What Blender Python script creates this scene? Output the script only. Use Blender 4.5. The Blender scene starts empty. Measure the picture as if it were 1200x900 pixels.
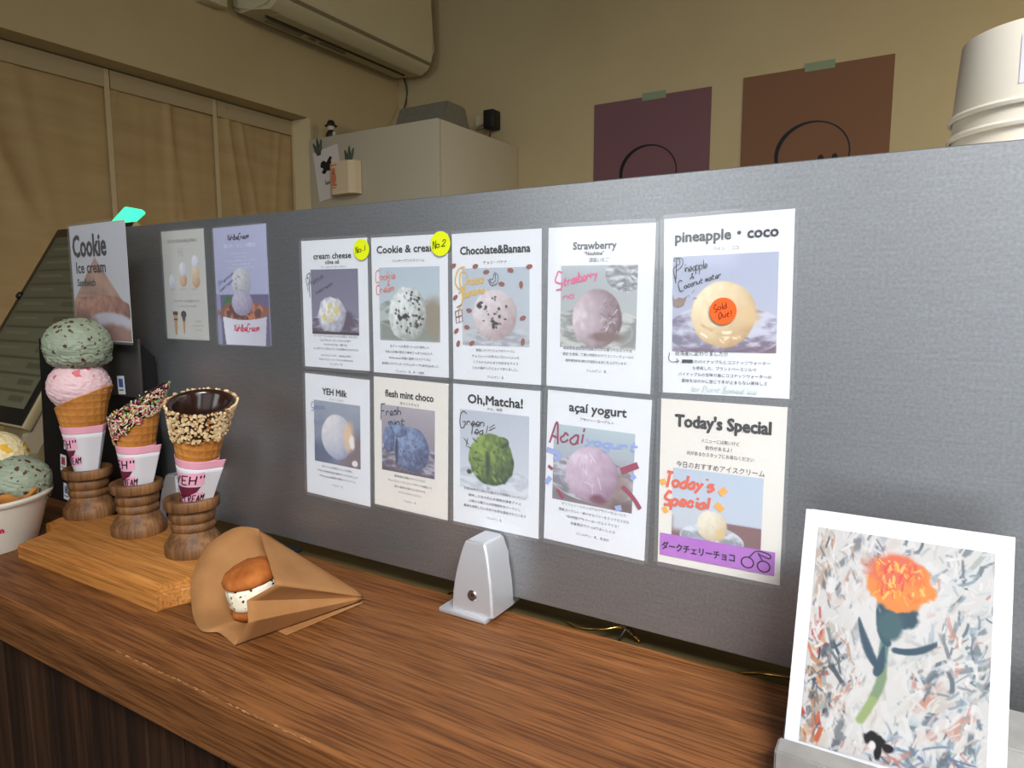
import bpy, bmesh, math, random
import numpy as np
from mathutils import Vector, Matrix, noise as mnoise

# ------------------------------------------------------------------ camera, world, light
SC = bpy.context.scene
COL = SC.collection
CAM_POS = (0.25, -0.5753, 0.3140)
YAW, PITCH = math.radians(31.162), math.radians(-6.940)
F_PX = 802.34
cd = bpy.data.cameras.new('camera')
cd.sensor_width = 36.0
cd.lens = F_PX / 1200 * 36.0
cd.clip_start = 0.01
cam = bpy.data.objects.new('camera', cd)
COL.objects.link(cam)
fwd = Vector((-math.sin(YAW) * math.cos(PITCH), math.cos(YAW) * math.cos(PITCH), math.sin(PITCH)))
right = Vector((math.cos(YAW), math.sin(YAW), 0))
up = right.cross(fwd)
mw = Matrix((right, up, -fwd)).transposed().to_4x4()
mw.translation = CAM_POS
cam.matrix_world = mw
SC.camera = cam
SC.view_settings.view_transform = 'Standard'
SC.view_settings.look = 'None'
SC.view_settings.gamma = 1.0
SC.view_settings.use_curve_mapping = False
SC.view_settings.exposure = 0.08

W = bpy.data.worlds.new('world')
SC.world = W
W.use_nodes = True
W.node_tree.nodes['Background'].inputs[0].default_value = (0.75, 0.85, 1.0, 1)
W.node_tree.nodes['Background'].inputs[1].default_value = 0.25

def area(name, loc, target, sx, sy, power, color):
    l = bpy.data.lights.new(name, 'AREA')
    l.shape = 'RECTANGLE'; l.size = sx; l.size_y = sy; l.energy = power; l.color = color
    o = bpy.data.objects.new(name, l); COL.objects.link(o)
    o.location = loc
    o.rotation_euler = (Vector(target) - Vector(loc)).to_track_quat('-Z', 'Y').to_euler()
    return o
area('street_door_daylight', (-0.95, -2.62, 0.92), (-0.95, 0, 0.92), 0.9, 0.9, 10.5, (0.93, 0.97, 1.0))
area('storefront_daylight', (1.15, -2.62, 0.25), (1.15, 0, 0.25), 2.2, 2.0, 11.5, (0.93, 0.97, 1.0))
o = area('added_overhead_fill', (1.15, -1.25, 1.66), (0.38, 0.0, 0.1), 1.1, 0.5, 30, (0.97, 0.98, 1.0))  # unseen overhead lamp, added to brighten the cards and countertop
o.data.spread = math.radians(86)
area('added_side_fill', (2.50, -1.25, 0.95), (0.2, 0, 0.2), 1.5, 1.2, 24, (0.93, 0.97, 1.0))  # right wall has no window; unseen lamp added to light the cards sideways
area('kitchen_pendant_light', (1.45, 1.05, 1.02), (0.6, 1.5, 0.7), 0.3, 0.2, 7.0, (1.0, 0.82, 0.56))

# ------------------------------------------------------------------ helpers
def lin(c):
    c = np.asarray(c, float)
    return np.where(c <= 0.04045, c / 12.92, ((c + 0.055) / 1.055) ** 2.4)
def L3(c):
    if max(c) > 1.01: c = [v / 255 for v in c]
    return tuple(float(v) for v in lin(c))

MATS = {}
def M(name, col, rough=0.5, metal=0.0, spec=0.5, col2=None, scale=(8, 8, 8), ramp=(0.35, 0.65), detail=4,
      bump=0.0, bscale=None, sss=0.0, alpha=1.0, emit=0.0):
    """procedural material; colours are sRGB"""
    if name in MATS: return MATS[name]
    m = bpy.data.materials.new(name); m.use_nodes = True
    nt = m.node_tree; N = nt.nodes; K = nt.links
    b = N['Principled BSDF']
    b.inputs['Roughness'].default_value = rough
    b.inputs['Metallic'].default_value = metal
    b.inputs['Specular IOR Level'].default_value = spec
    c = L3(col)
    b.inputs['Base Color'].default_value = (*c, 1)
    tc = N.new('ShaderNodeTexCoord')
    def noise(sc):
        mp = N.new('ShaderNodeMapping'); mp.inputs['Scale'].default_value = sc
        K.new(tc.outputs['Object'], mp.inputs['Vector'])
        n = N.new('ShaderNodeTexNoise'); n.inputs['Scale'].default_value = 1.0; n.inputs['Detail'].default_value = detail
        K.new(mp.outputs[0], n.inputs['Vector'])
        return n
    if col2 is not None:
        n = noise(scale)
        r = N.new('ShaderNodeValToRGB')
        r.color_ramp.elements[0].position, r.color_ramp.elements[1].position = ramp
        r.color_ramp.elements[0].color = (*c, 1); r.color_ramp.elements[1].color = (*L3(col2), 1)
        K.new(n.outputs['Fac'], r.inputs[0]); K.new(r.outputs[0], b.inputs['Base Color'])
    if bump:
        n = noise(bscale or scale)
        bp = N.new('ShaderNodeBump'); bp.inputs['Strength'].default_value = bump; bp.inputs['Distance'].default_value = 0.002
        K.new(n.outputs['Fac'], bp.inputs['Height']); K.new(bp.outputs[0], b.inputs['Normal'])
    if sss:
        b.inputs['Subsurface Weight'].default_value = sss
        b.inputs['Subsurface Radius'].default_value = (0.01, 0.008, 0.006)
    if emit:
        b.inputs['Emission Color'].default_value = (*c, 1); b.inputs['Emission Strength'].default_value = emit
    MATS[name] = m
    return m

def wood(name, dark, mid, light, axis='x', grain=1.0, rough=0.42, spec=0.45, pores=0.55):
    """straight grained timber: stretched noise for the figure and fine pores"""
    if name in MATS: return MATS[name]
    m = bpy.data.materials.new(name); m.use_nodes = True
    nt = m.node_tree; N = nt.nodes; K = nt.links; b = N['Principled BSDF']
    b.inputs['Roughness'].default_value = rough; b.inputs['Specular IOR Level'].default_value = spec
    tc = N.new('ShaderNodeTexCoord')
    def st(a, l):
        return {'x': (l, a, a), 'y': (a, l, a), 'z': (a, a, l)}[axis]
    def nz(a, l, d, dist=0.0):
        mp = N.new('ShaderNodeMapping'); mp.inputs['Scale'].default_value = st(a * grain, l * grain)
        K.new(tc.outputs['Object'], mp.inputs['Vector'])
        n = N.new('ShaderNodeTexNoise'); n.inputs['Scale'].default_value = 1; n.inputs['Detail'].default_value = d
        n.inputs['Distortion'].default_value = dist
        K.new(mp.outputs[0], n.inputs['Vector']); return n
    n1 = nz(45, 1.6, 6, 0.6); n2 = nz(260, 9, 3); n3 = nz(9, 0.7, 2)
    r = N.new('ShaderNodeValToRGB')
    e = r.color_ramp.elements
    e[0].position = 0.3; e[0].color = (*L3(dark), 1); e[1].position = 0.72; e[1].color = (*L3(light), 1)
    k = e.new(0.5); k.color = (*L3(mid), 1)
    K.new(n1.outputs['Fac'], r.inputs[0])
    r2 = N.new('ShaderNodeValToRGB')
    r2.color_ramp.elements[0].position = 0.40; r2.color_ramp.elements[0].color = (0.42, 0.38, 0.35, 1)
    r2.color_ramp.elements[1].position = 0.55; r2.color_ramp.elements[1].color = (1, 1, 1, 1)
    K.new(n2.outputs['Fac'], r2.inputs[0])
    mx = N.new('ShaderNodeMix'); mx.data_type = 'RGBA'; mx.blend_type = 'MULTIPLY'; mx.inputs[0].default_value = pores
    K.new(r.outputs[0], mx.inputs[6]); K.new(r2.outputs[0], mx.inputs[7])
    mx2 = N.new('ShaderNodeMix'); mx2.data_type = 'RGBA'; mx2.blend_type = 'OVERLAY'; mx2.inputs[0].default_value = 0.2
    K.new(mx.outputs[2], mx2.inputs[6]); K.new(n3.outputs['Fac'], mx2.inputs[7])
    K.new(mx2.outputs[2], b.inputs['Base Color'])
    bp = N.new('ShaderNodeBump'); bp.inputs['Strength'].default_value = 0.25; bp.inputs['Distance'].default_value = 0.0006
    K.new(r2.outputs[0], bp.inputs['Height']); K.new(bp.outputs[0], b.inputs['Normal'])
    MATS[name] = m
    return m

def link(name, me, mat, parent=None):
    o = bpy.data.objects.new(name, me); COL.objects.link(o)
    if mat is not None:
        for mm in (mat if isinstance(mat, (list, tuple)) else [mat]): me.materials.append(mm)
    if parent is not None: o.parent = parent
    return o
def obj(name, bm, mat, parent=None, smooth=False, loc=None, auto=None):
    me = bpy.data.meshes.new(name)
    bmesh.ops.recalc_face_normals(bm, faces=bm.faces[:])
    bm.to_mesh(me); bm.free()
    if smooth:
        for p in me.polygons: p.use_smooth = True
    if auto is not None:
        me.set_sharp_from_angle(angle=math.radians(auto))
    o = link(name, me, mat, parent)
    if loc: o.location = loc
    return o
def pydata(name, v, f, mat, parent=None, smooth=False):
    me = bpy.data.meshes.new(name); me.from_pydata([tuple(p) for p in v], [], [tuple(q) for q in f]); me.update()
    if smooth:
        for p in me.polygons: p.use_smooth = True
    return link(name, me, mat, parent)
def empty(name, loc=(0, 0, 0), rot=(0, 0, 0)):
    o = bpy.data.objects.new(name, None); COL.objects.link(o)
    o.location = loc; o.rotation_euler = rot; o.empty_display_size = 0.02
    return o
def tag(o, label, cat, group=None):
    o['label'] = label; o['category'] = cat
    if group: o['group'] = group
    return o
def structure(o, label=None):
    o['kind'] = 'structure'
    if label: o['label'] = label
    return o
def add_box(bm, x0, x1, y0, y1, z0, z1, bev=0.0, seg=2):
    r = bmesh.ops.create_cube(bm, size=1.0)
    vs = r['verts']
    for v in vs:
        v.co = Vector((x0 + (v.co.x + .5) * (x1 - x0), y0 + (v.co.y + .5) * (y1 - y0), z0 + (v.co.z + .5) * (z1 - z0)))
    if bev:
        es = list({e for v in vs for e in v.link_edges})
        bmesh.ops.bevel(bm, geom=es, offset=bev, segments=seg, affect='EDGES', profile=0.5)
def box(name, x0, x1, y0, y1, z0, z1, mat, parent=None, bev=0.0, seg=2):
    bm = bmesh.new(); add_box(bm, x0, x1, y0, y1, z0, z1, bev, seg)
    return obj(name, bm, mat, parent, smooth=bool(bev), auto=35 if bev else None)
def add_lathe(bm, prof, seg=48, c=(0, 0, 0)):
    rings = []
    for r, z in prof:
        if r < 1e-6:
            rings.append([bm.verts.new((c[0], c[1], c[2] + z))])
        else:
            rings.append([bm.verts.new((c[0] + r * math.cos(2 * math.pi * i / seg), c[1] + r * math.sin(2 * math.pi * i / seg), c[2] + z)) for i in range(seg)])
    for a, b in zip(rings, rings[1:]):
        for i in range(seg):
            j = (i + 1) % seg
            if len(a) == 1 and len(b) == 1: continue
            if len(a) == 1: bm.faces.new((a[0], b[i], b[j]))
            elif len(b) == 1: bm.faces.new((a[i], a[j], b[0]))
            else: bm.faces.new((a[i], a[j], b[j], b[i]))
def lathe(name, prof, mat, parent=None, seg=48, loc=None, auto=40):
    bm = bmesh.new(); add_lathe(bm, prof, seg)
    return obj(name, bm, mat, parent, smooth=True, loc=loc, auto=auto)
def add_prism(bm, pts, axis, a, b):
    """extrude a 2D outline along an axis from a to b; pts are the two other coordinates in order"""
    def P(p, t):
        return {'x': (t, p[0], p[1]), 'y': (p[0], t, p[1]), 'z': (p[0], p[1], t)}[axis]
    A = [bm.verts.new(P(p, a)) for p in pts]; B = [bm.verts.new(P(p, b)) for p in pts]
    n = len(pts)
    bm.faces.new(A); bm.faces.new(B[::-1])
    for i in range(n): bm.faces.new((A[i], A[(i + 1) % n], B[(i + 1) % n], B[i]))
def spline(pts, n=8, closed=False):
    P = [np.array(p, float) for p in pts]
    out = []
    m = len(P)
    for i in range(m if closed else m - 1):
        p0 = P[(i - 1) % m] if closed or i > 0 else 2 * P[0] - P[1]
        p1 = P[i]; p2 = P[(i + 1) % m]
        p3 = P[(i + 2) % m] if closed or i + 2 < m else 2 * P[-1] - P[-2]
        for k in range(n):
            t = k / n
            out.append(0.5 * ((2 * p1) + (-p0 + p2) * t + (2 * p0 - 5 * p1 + 4 * p2 - p3) * t * t + (-p0 + 3 * p1 - 3 * p2 + p3) * t ** 3))
    if not closed: out.append(P[-1])
    return out
def add_tube(bm, path, rad, seg=10):
    pts = [Vector(p) for p in path]
    rings = []
    ref = Vector((0, 0, 1))
    for i, p in enumerate(pts):
        t = (pts[min(i + 1, len(pts) - 1)] - pts[max(i - 1, 0)]).normalized()
        u = t.cross(ref)
        if u.length < 1e-3: u = t.cross(Vector((1, 0, 0)))
        u.normalize(); v = t.cross(u)
        rr = rad[i] if isinstance(rad, (list, tuple)) else rad
        rings.append([bm.verts.new(p + u * (rr * math.cos(2 * math.pi * k / seg)) + v * (rr * math.sin(2 * math.pi * k / seg))) for k in range(seg)])
    for a, b in zip(rings, rings[1:]):
        for k in range(seg): bm.faces.new((a[k], a[(k + 1) % seg], b[(k + 1) % seg], b[k]))
    bm.faces.new(rings[0][::-1]); bm.faces.new(rings[-1])
def tube(name, path, rad, mat, parent=None, seg=10):
    bm = bmesh.new(); add_tube(bm, path, rad, seg)
    return obj(name, bm, mat, parent, smooth=True)

# ------------------------------------------------------------------ lettering (flat meshes, millimetre sheets)
INK = {}
def ink(col, rough=0.5):
    key = 'ink_%02x%02x%02x' % tuple(int(c) for c in col)
    return M(key, col, rough=rough, spec=0.3)
_tc = {}
def text2d(s, size, bold=0.0, sx=1.0, shear=0.0):
    """outline text centred on x=0, baseline y=0 (y up), size in mm"""
    key = (s, bold)
    if key not in _tc:
        c = bpy.data.curves.new('t', 'FONT'); c.body = s; c.size = 1; c.offset = bold; c.resolution_u = 2
        c.fill_mode = 'FRONT'; c.align_x = 'CENTER'
        o = bpy.data.objects.new('t', c)
        me = bpy.data.meshes.new_from_object(o)
        v = np.array([p.co[:2] for p in me.vertices]) if len(me.vertices) else np.zeros((0, 2))
        f = [tuple(p.vertices) for p in me.polygons]
        bpy.data.objects.remove(o); bpy.data.curves.remove(c); bpy.data.meshes.remove(me)
        _tc[key] = (v, f)
    v, f = _tc[key]
    v = v.copy() * size
    if len(v): v[:, 0] = v[:, 0] * sx + shear * v[:, 1]
    return v, f
class Flat:
    """collects flat shapes in sheet millimetres (x right, y DOWN from the top left corner)"""
    def __init__(s): s.v = []; s.f = []; s.n = 0
    def add(s, v, f, ramp=False):
        # every stroke lies a few microns over the one before it, as ink does where strokes cross
        b = len(s.v); s.n += 1
        s.v += [(p[0], p[1], s.n * 5e-6 + (i * 4e-7 if ramp else 0)) for i, p in enumerate(v)]; s.f += [tuple(i + b for i in q) for q in f]
    def text(s, t, x, y, size, bold=0.0, sx=1.0, shear=0.0, fit=None):
        v, f = text2d(t, size, 0.0, sx, shear)
        if not len(v): return s
        if fit:
            w = v[:, 0].max() - v[:, 0].min(); v = v.copy(); v[:, 0] *= (fit - 2 * bold * size) / w
        # heavier weight: the outline laid down several times round a small circle
        ring = [(0, 0)] if bold < .012 else [(bold * size * math.cos(a), bold * size * math.sin(a)) for a in [i * math.pi / 4 for i in range(8)]]
        for ox, oy in ring: s.add([(x + p[0] + ox, y - p[1] + oy) for p in v], f)
        return s
    def poly(s, pts): s.add(pts, [tuple(range(len(pts)))]); return s
    def rect(s, x0, y0, x1, y1): return s.poly([(x0, y0), (x1, y0), (x1, y1), (x0, y1)])
    def disc(s, cx, cy, rx, ry=None, n=36):
        ry = ry or rx
        return s.poly([(cx + rx * math.cos(2 * math.pi * i / n), cy + ry * math.sin(2 * math.pi * i / n)) for i in range(n)])
    def line(s, pts, w, smooth=6):
        P = spline(pts, smooth) if (len(pts) > 2 and smooth) else [np.array(p, float) for p in pts]
        vs = []; n = len(P)
        for i, p in enumerate(P):
            t = P[min(i + 1, n - 1)] - P[max(i - 1, 0)]; l = np.linalg.norm(t) or 1
            nrm = np.array([-t[1], t[0]]) / l
            ww = w[min(i, len(w) - 1)] if isinstance(w, (list, tuple)) else w
            vs += [tuple(p + nrm * ww / 2), tuple(p - nrm * ww / 2)]
        s.add(vs, [(2 * i, 2 * i + 1, 2 * i + 3, 2 * i + 2) for i in range(n - 1)], True)
        return s
    def build(s, name, mat, parent, depth, fn=None):
        """depth in metres towards the viewer (-Y of the parent)"""
        fn = fn or (lambda x, y, d: (x / 1000, -d, -y / 1000))
        return pydata(name, [fn(x, y, depth + dz) for x, y, dz in s.v], s.f, mat, parent)

PEN = {  # single-stroke handwriting: digit pairs x,y (baseline y=3, x-height 6, ascender 9)
 'a': "45361504133345 4643", 'b': "0903 0526453303", 'c': "45261504133344", 'd': "45361504133345 4943",
 'e': "0444452615041343", 'f': "392823 0646", 'g': "45361504133345 46412001", 'h': "0903 05264543", 'i': "1613 1718",
 'j': "26211000 2728", 'k': "0903 4604 1543", 'l': "1913", 'm': "0603 05162523 25364543", 'n': "0603 05264543",
 'o': "26050413334526", 'p': "0600 0526453303", 'r': "0603 052645", 's': "46260535442303", 't': "28142333 0646",
 'u': "0604132345 4643", 'v': "062346", 'w': "0613263346", 'x': "0643 4603", 'y': "0624 4601", 'C': "48290805133343",
 'P': "0902 0939483605", 'F': "0902 0949 0636", 'G': "48290805133345 2545", 'T': "0949 2923", 'A': "032943 1535",
 'N': "03094349", 'S': "482918063545333 3".replace(' ', '') + "03", 'Y': "0926 4914", 'I': "1913", 'B': "0903 0939370636453303",
 '&': "43182928140313 3345", '!': "1915 1314", '1': "1913", '2': "0729470343", '.': "1314", "'": "1918", 'O': "29070513354729"}
def hand(F, s, x, y, h, w, slant=0.15, ang=0.0, sp=1.25, seed=1, fit=None):
    """write s from (x,y) (baseline, sheet mm); h: capital height; fit: total width, narrows the small letters"""
    rnd = random.Random(seed)
    U = h / 6.0
    def wid_of(ch): return 3.0 if ch == ' ' else max(int(p[i]) for p in PEN.get(ch, '00').split() for i in range(0, len(p) - 1, 2))
    caps = [c for c in s if c.isupper() and c != ' ']
    cw = sum((wid_of(c) * .62 + sp * .5) for c in caps) * U
    tot = sum(wid_of(c) + (0 if c == ' ' else sp) for c in s if c not in caps)
    u = (fit - cw) / tot if (fit and tot) else U
    u = max(u, .25)
    uy = min(U * .8, max(u * 1.5, U * .5)) if fit else U
    cx = 0.0
    ca, sa = math.cos(ang), math.sin(ang)
    for ch in s:
        if ch == ' ': cx += 3.0 * u; continue
        st = PEN.get(ch)
        if not st: continue
        cap = fit and ch in caps
        kx, ky = (U * .62, U) if cap else (u, uy)
        jy = rnd.uniform(-.25, .25)
        for part in st.split():
            pts = [(int(part[i]), int(part[i + 1])) for i in range(0, len(part) - 1, 2)]
            q = []
            for px, py in pts:
                ly = (py - 3 + jy + rnd.uniform(-.18, .18)) * ky - (U * .8 if cap else 0)
                lx = cx + (px + rnd.uniform(-.18, .18)) * kx + slant * ly
                q.append((x + lx * ca + ly * sa, y + lx * sa - ly * ca))
            F.line(q, w, 5)
        cx += wid_of(ch) * kx + (sp * .5 * U if cap else sp * u)
    return F

# ------------------------------------------------------------------ printed pictures (vertex-coloured print meshes)
def _vn(x, y, seed):
    xi = np.floor(x).astype(np.int64); yi = np.floor(y).astype(np.int64)
    fx = x - xi; fy = y - yi
    fx = fx * fx * (3 - 2 * fx); fy = fy * fy * (3 - 2 * fy)
    def h(a, b):
        n = (a * 374761393 + b * 668265263 + seed * 974634777) & 0xFFFFFFFF
        n = ((n ^ (n >> 13)) * 1274126177) & 0xFFFFFFFF
        return ((n ^ (n >> 16)) & 0xFFFF) / 65535.0
    return (h(xi, yi) * (1 - fx) + h(xi + 1, yi) * fx) * (1 - fy) + (h(xi, yi + 1) * (1 - fx) + h(xi + 1, yi + 1) * fx) * fy
def fbm(x, y, seed=0, o=4):
    s = 0; a = .5; t = 0
    for i in range(o):
        th = .6 + 1.1 * i + seed; c_, s_ = math.cos(th), math.sin(th)
        s = s + a * _vn((x * c_ - y * s_) * 2 ** i + 17 * i + 500, (x * s_ + y * c_) * 2 ** i + 31 * i + 500, seed + i); t += a; a *= .5
    return s / t
def sst(a, b, x):
    t = np.clip((x - a) / (b - a), 0, 1); return t * t * (3 - 2 * t)
class Pic:
    """a small picture painted with noise functions, u right 0..1, v down 0..1"""
    def __init__(s, w, h, nx, bg):
        s.w, s.h = w, h; s.nx = nx; s.ny = max(8, int(nx * h / w))
        s.u, s.v = np.meshgrid(np.linspace(0, 1, s.nx), np.linspace(0, 1, s.ny))
        s.a = h / w
        s.c = np.ones((s.ny, s.nx, 3)) * np.array(bg) / 255
    def mix(s, m, col):
        col = np.asarray(col, float) / 255
        s.c = s.c * (1 - m[..., None]) + col * m[..., None]; return s
    def grad(s, top, bot):
        t = s.v[..., None]; s.c = (np.array(top) * (1 - t) + np.array(bot) * t) / 255; return s
    def ell(s, cx, cy, rx, ry, col, soft=.06, rough=0, seed=1, fr=9, al=1.0):
        d = np.hypot((s.u - cx) / rx, (s.v - cy) / ry)
        if rough: d = d + rough * (fbm(s.u * fr, s.v * fr * s.a, seed) - .5)
        return s.mix(al * sst(1 + soft, 1 - soft, d), col)
    def scoop(s, cx, cy, rx, ry, col, shade, seed=1, rough=.12, fr=10, tex=.35, lx=-.55, ly=-.55, hi=None):
        n = fbm(s.u * fr, s.v * fr * s.a, seed) - .5
        n2 = fbm(s.u * fr * 2.7 + 5, s.v * fr * 2.2 * s.a, seed + 9, 5) - .5
        dx = (s.u - cx) / rx; dy = (s.v - cy) / ry
        d = np.hypot(dx, dy) + rough * n
        m = sst(1.03, .96, d)
        z = np.sqrt(np.clip(1 - dx * dx - dy * dy, 0, 1))
        l = np.clip(.32 + .55 * (dx * lx + dy * ly + z * .55) + tex * n2 * 2, 0, 1)[..., None]
        cc = np.array(shade) * (1 - l) + np.array(col) * l
        if hi is not None:
            k = np.clip((l - .8) * 4, 0, 1); cc = cc * (1 - k) + np.array(hi) * k
        s.c = s.c * (1 - m[..., None]) + cc / 255 * m[..., None]
        return s
    def chips(s, cx, cy, rx, ry, col, n, r, seed):
        g = np.random.RandomState(seed)
        for i in range(n):
            a = g.rand() * 6.283; q = math.sqrt(g.rand()) * .9
            x = cx + q * rx * math.cos(a); y = cy + q * ry * math.sin(a)
            rr = r * (.5 + g.rand())
            s.ell(x, y, rr, rr * (.5 + .9 * g.rand()) / s.a, col, .3, 1.0, seed + i, 30)
        return s
    def glass(s, cx, cy, rx, ry, light, dark, seed, al=.75):
        d = np.hypot((s.u - cx) / rx, (s.v - cy) / ry)
        n = fbm(s.u * 9, s.v * 26 * s.a, seed, 5)
        n2 = fbm(np.arctan2(s.v - cy, s.u - cx) * 5, d * 3, seed + 3, 4)
        m = sst(1.02, .97, d) * al
        t = (sst(.36, .64, n * .5 + n2 * .5))[..., None]
        cc = (np.array(dark) * (1 - t) + np.array(light) * t) / 255
        s.c = s.c * (1 - m[..., None]) + cc * m[..., None]
        rim = np.exp(-((d - .98) / .02) ** 2) * .7 + np.exp(-((d - .72) / .02) ** 2) * .3
        return s.mix(rim, light)
    def rect(s, u0, v0, u1, v1, col, al=1.0, soft=.004):
        m = sst(u0 - soft, u0 + soft, s.u) * sst(u1 + soft, u1 - soft, s.u) * sst(v0 - soft, v0 + soft, s.v) * sst(v1 + soft, v1 - soft, s.v)
        return s.mix(m * al, col)
    def strokes(s, n, region, cols, seed, ln=.12, wd=.012, ang=None):
        g = np.random.RandomState(seed)
        for i in range(n):
            x = region[0] + g.rand() * (region[2] - region[0]); y = region[1] + g.rand() * (region[3] - region[1])
            a = (ang if ang is not None else g.rand() * 3.14) + g.randn() * .5
            l = ln * (.4 + g.rand()); w = wd * (.5 + g.rand())
            du = s.u - x; dv = (s.v - y) * s.a
            p = du * math.cos(a) + dv * math.sin(a); q = -du * math.sin(a) + dv * math.cos(a) + .25 * (p * p) / max(l, .01) * (g.rand() - .5) * 1.6
            m = sst(1.1, .7, np.abs(p) / l) * sst(1.2, .6, np.abs(q) / w + .5 * (fbm(s.u * 40, s.v * 40, seed + i, 2) - .5))
            s.mix(m * (.5 + .5 * g.rand()), cols[g.randint(len(cols))])
        return s
    def build(s, name, parent, x, y, depth, fn=None, mat=None):
        fn = fn or (lambda xx, yy, d: (xx / 1000, -d, -yy / 1000))
        X = x + s.u * s.w; Y = y + s.v * s.h
        v = [fn(a, b, depth) for a, b in zip(X.ravel(), Y.ravel())]
        f = []
        for j in range(s.ny - 1):
            for i in range(s.nx - 1):
                k = j * s.nx + i; f.append((k, k + s.nx, k + s.nx + 1, k + 1))
        me = bpy.data.meshes.new(name); me.from_pydata(v, [], f)
        at = me.color_attributes.new('print', 'FLOAT_COLOR', 'POINT')
        rgba = np.ones((s.ny * s.nx, 4), np.float32); rgba[:, :3] = lin(np.clip(s.c, 0, 1)).reshape(-1, 3)
        at.data.foreach_set('color', rgba.ravel()); me.update()
        return link(name, me, mat or PRINT, parent)
def print_material():
    m = bpy.data.materials.new('printed_picture'); m.use_nodes = True
    N = m.node_tree.nodes; b = N['Principled BSDF']; b.inputs['Roughness'].default_value = .5; b.inputs['Specular IOR Level'].default_value = .3
    a = N.new('ShaderNodeAttribute'); a.attribute_name = 'print'
    m.node_tree.links.new(a.outputs['Color'], b.inputs['Base Color'])
    return m
PRINT = print_material()

def clear_plastic():
    m = bpy.data.materials.new('laminate_film'); m.use_nodes = True
    nt = m.node_tree; N = nt.nodes; K = nt.links
    N.remove(N['Principled BSDF'])
    out = N['Material Output']
    tr = N.new('ShaderNodeBsdfTransparent'); tr.inputs[0].default_value = (.97, .975, .98, 1)
    gl = N.new('ShaderNodeBsdfGlossy'); gl.inputs['Roughness'].default_value = .09; gl.inputs[0].default_value = (1, 1, 1, 1)
    df = N.new('ShaderNodeBsdfDiffuse'); df.inputs[0].default_value = (.75, .76, .77, 1)
    fr = N.new('ShaderNodeFresnel'); fr.inputs['IOR'].default_value = 1.45
    m1 = N.new('ShaderNodeMixShader'); m1.inputs[0].default_value = .05
    K.new(tr.outputs[0], m1.inputs[1]); K.new(df.outputs[0], m1.inputs[2])
    m2 = N.new('ShaderNodeMixShader')
    ge = N.new('ShaderNodeNewGeometry'); ml = N.new('ShaderNodeMath'); ml.operation = 'MULTIPLY'; sb = N.new('ShaderNodeMath'); sb.operation = 'SUBTRACT'; sb.inputs[0].default_value = 1.0
    K.new(ge.outputs['Backfacing'], sb.inputs[1]); K.new(sb.outputs[0], ml.inputs[1]); K.new(fr.outputs[0], ml.inputs[0])
    K.new(ml.outputs[0], m2.inputs[0]); K.new(m1.outputs[0], m2.inputs[1]); K.new(gl.outputs[0], m2.inputs[2])
    K.new(m2.outputs[0], out.inputs[0])
    return m
FILM = clear_plastic()

# ------------------------------------------------------------------ the room
Z_FLOOR, Z_CEIL = -1.05, 1.72
X_L, X_R, Y_B, Y_F = -1.672, 2.55, 1.70, -2.70
PLASTER = M('plaster', (186, 168, 128), rough=.85, spec=.15, col2=(180, 162, 122), scale=(3, 3, 3), bump=.05, bscale=(60, 60, 60))
FRONTPL = M('front_plaster', (96, 96, 96), rough=.85, spec=.1)
structure(box('wall_back', X_L - .3, X_R, Y_B, Y_B + .12, Z_FLOOR, Z_CEIL, PLASTER))
structure(box('wall_right', X_R, X_R + .12, Y_F, Y_B + .12, Z_FLOOR, Z_CEIL, FRONTPL))
bm = bmesh.new()       # front wall with the shop window opening
add_box(bm, X_L - .3, -1.95, Y_F - .12, Y_F, Z_FLOOR, Z_CEIL)
add_box(bm, -1.95, -0.35, Y_F - .12, Y_F, 1.42, Z_CEIL)
add_box(bm, -0.35, -0.27, Y_F - .12, Y_F, Z_FLOOR, Z_CEIL)
add_box(bm, -0.27, 2.38, Y_F - .12, Y_F, 1.28, Z_CEIL)
add_box(bm, -0.27, 2.38, Y_F - .12, Y_F, Z_FLOOR, -0.97)
add_box(bm, 2.38, X_R + .12, Y_F - .12, Y_F, Z_FLOOR, Z_CEIL)
structure(obj('wall_front', bm, FRONTPL))
structure(box('floor', X_L - .3, X_R + .12, Y_F - .12, Y_B + .12, Z_FLOOR - .1, Z_FLOOR, M('floor_concrete', (92, 94, 96), rough=.6, col2=(104, 106, 108), scale=(2, 2, 2))))
structure(box('ceiling', X_L - .3, X_R + .12, Y_F - .12, Y_B + .12, Z_CEIL, Z_CEIL + .1, M('ceiling_paint', (150, 140, 120), rough=.9, spec=.1)))
# left wall with the curtained opening: Y -0.9 .. 1.216, z up to 0.957
OY0, OY1, OZ0, OZ1 = -0.55, 1.216, -0.25, 0.957
bm = bmesh.new()
add_box(bm, X_L - .3, X_L, OY1, Y_B, Z_FLOOR, Z_CEIL)
add_box(bm, X_L - .3, X_L, Y_F, OY0, Z_FLOOR, Z_CEIL)
add_box(bm, X_L - .3, X_L, OY0, OY1, OZ1, Z_CEIL)
add_box(bm, X_L - .3, X_L, OY0, OY1, Z_FLOOR, OZ0)
add_box(bm, X_L - .3, X_L - .2, OY0, OY1, OZ0, OZ1)
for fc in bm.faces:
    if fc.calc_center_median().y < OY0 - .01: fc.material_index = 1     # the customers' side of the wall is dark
structure(obj('wall_left', bm, [PLASTER, M('dark_wall', (62, 55, 48), rough=.8, spec=.15)]))

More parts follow.
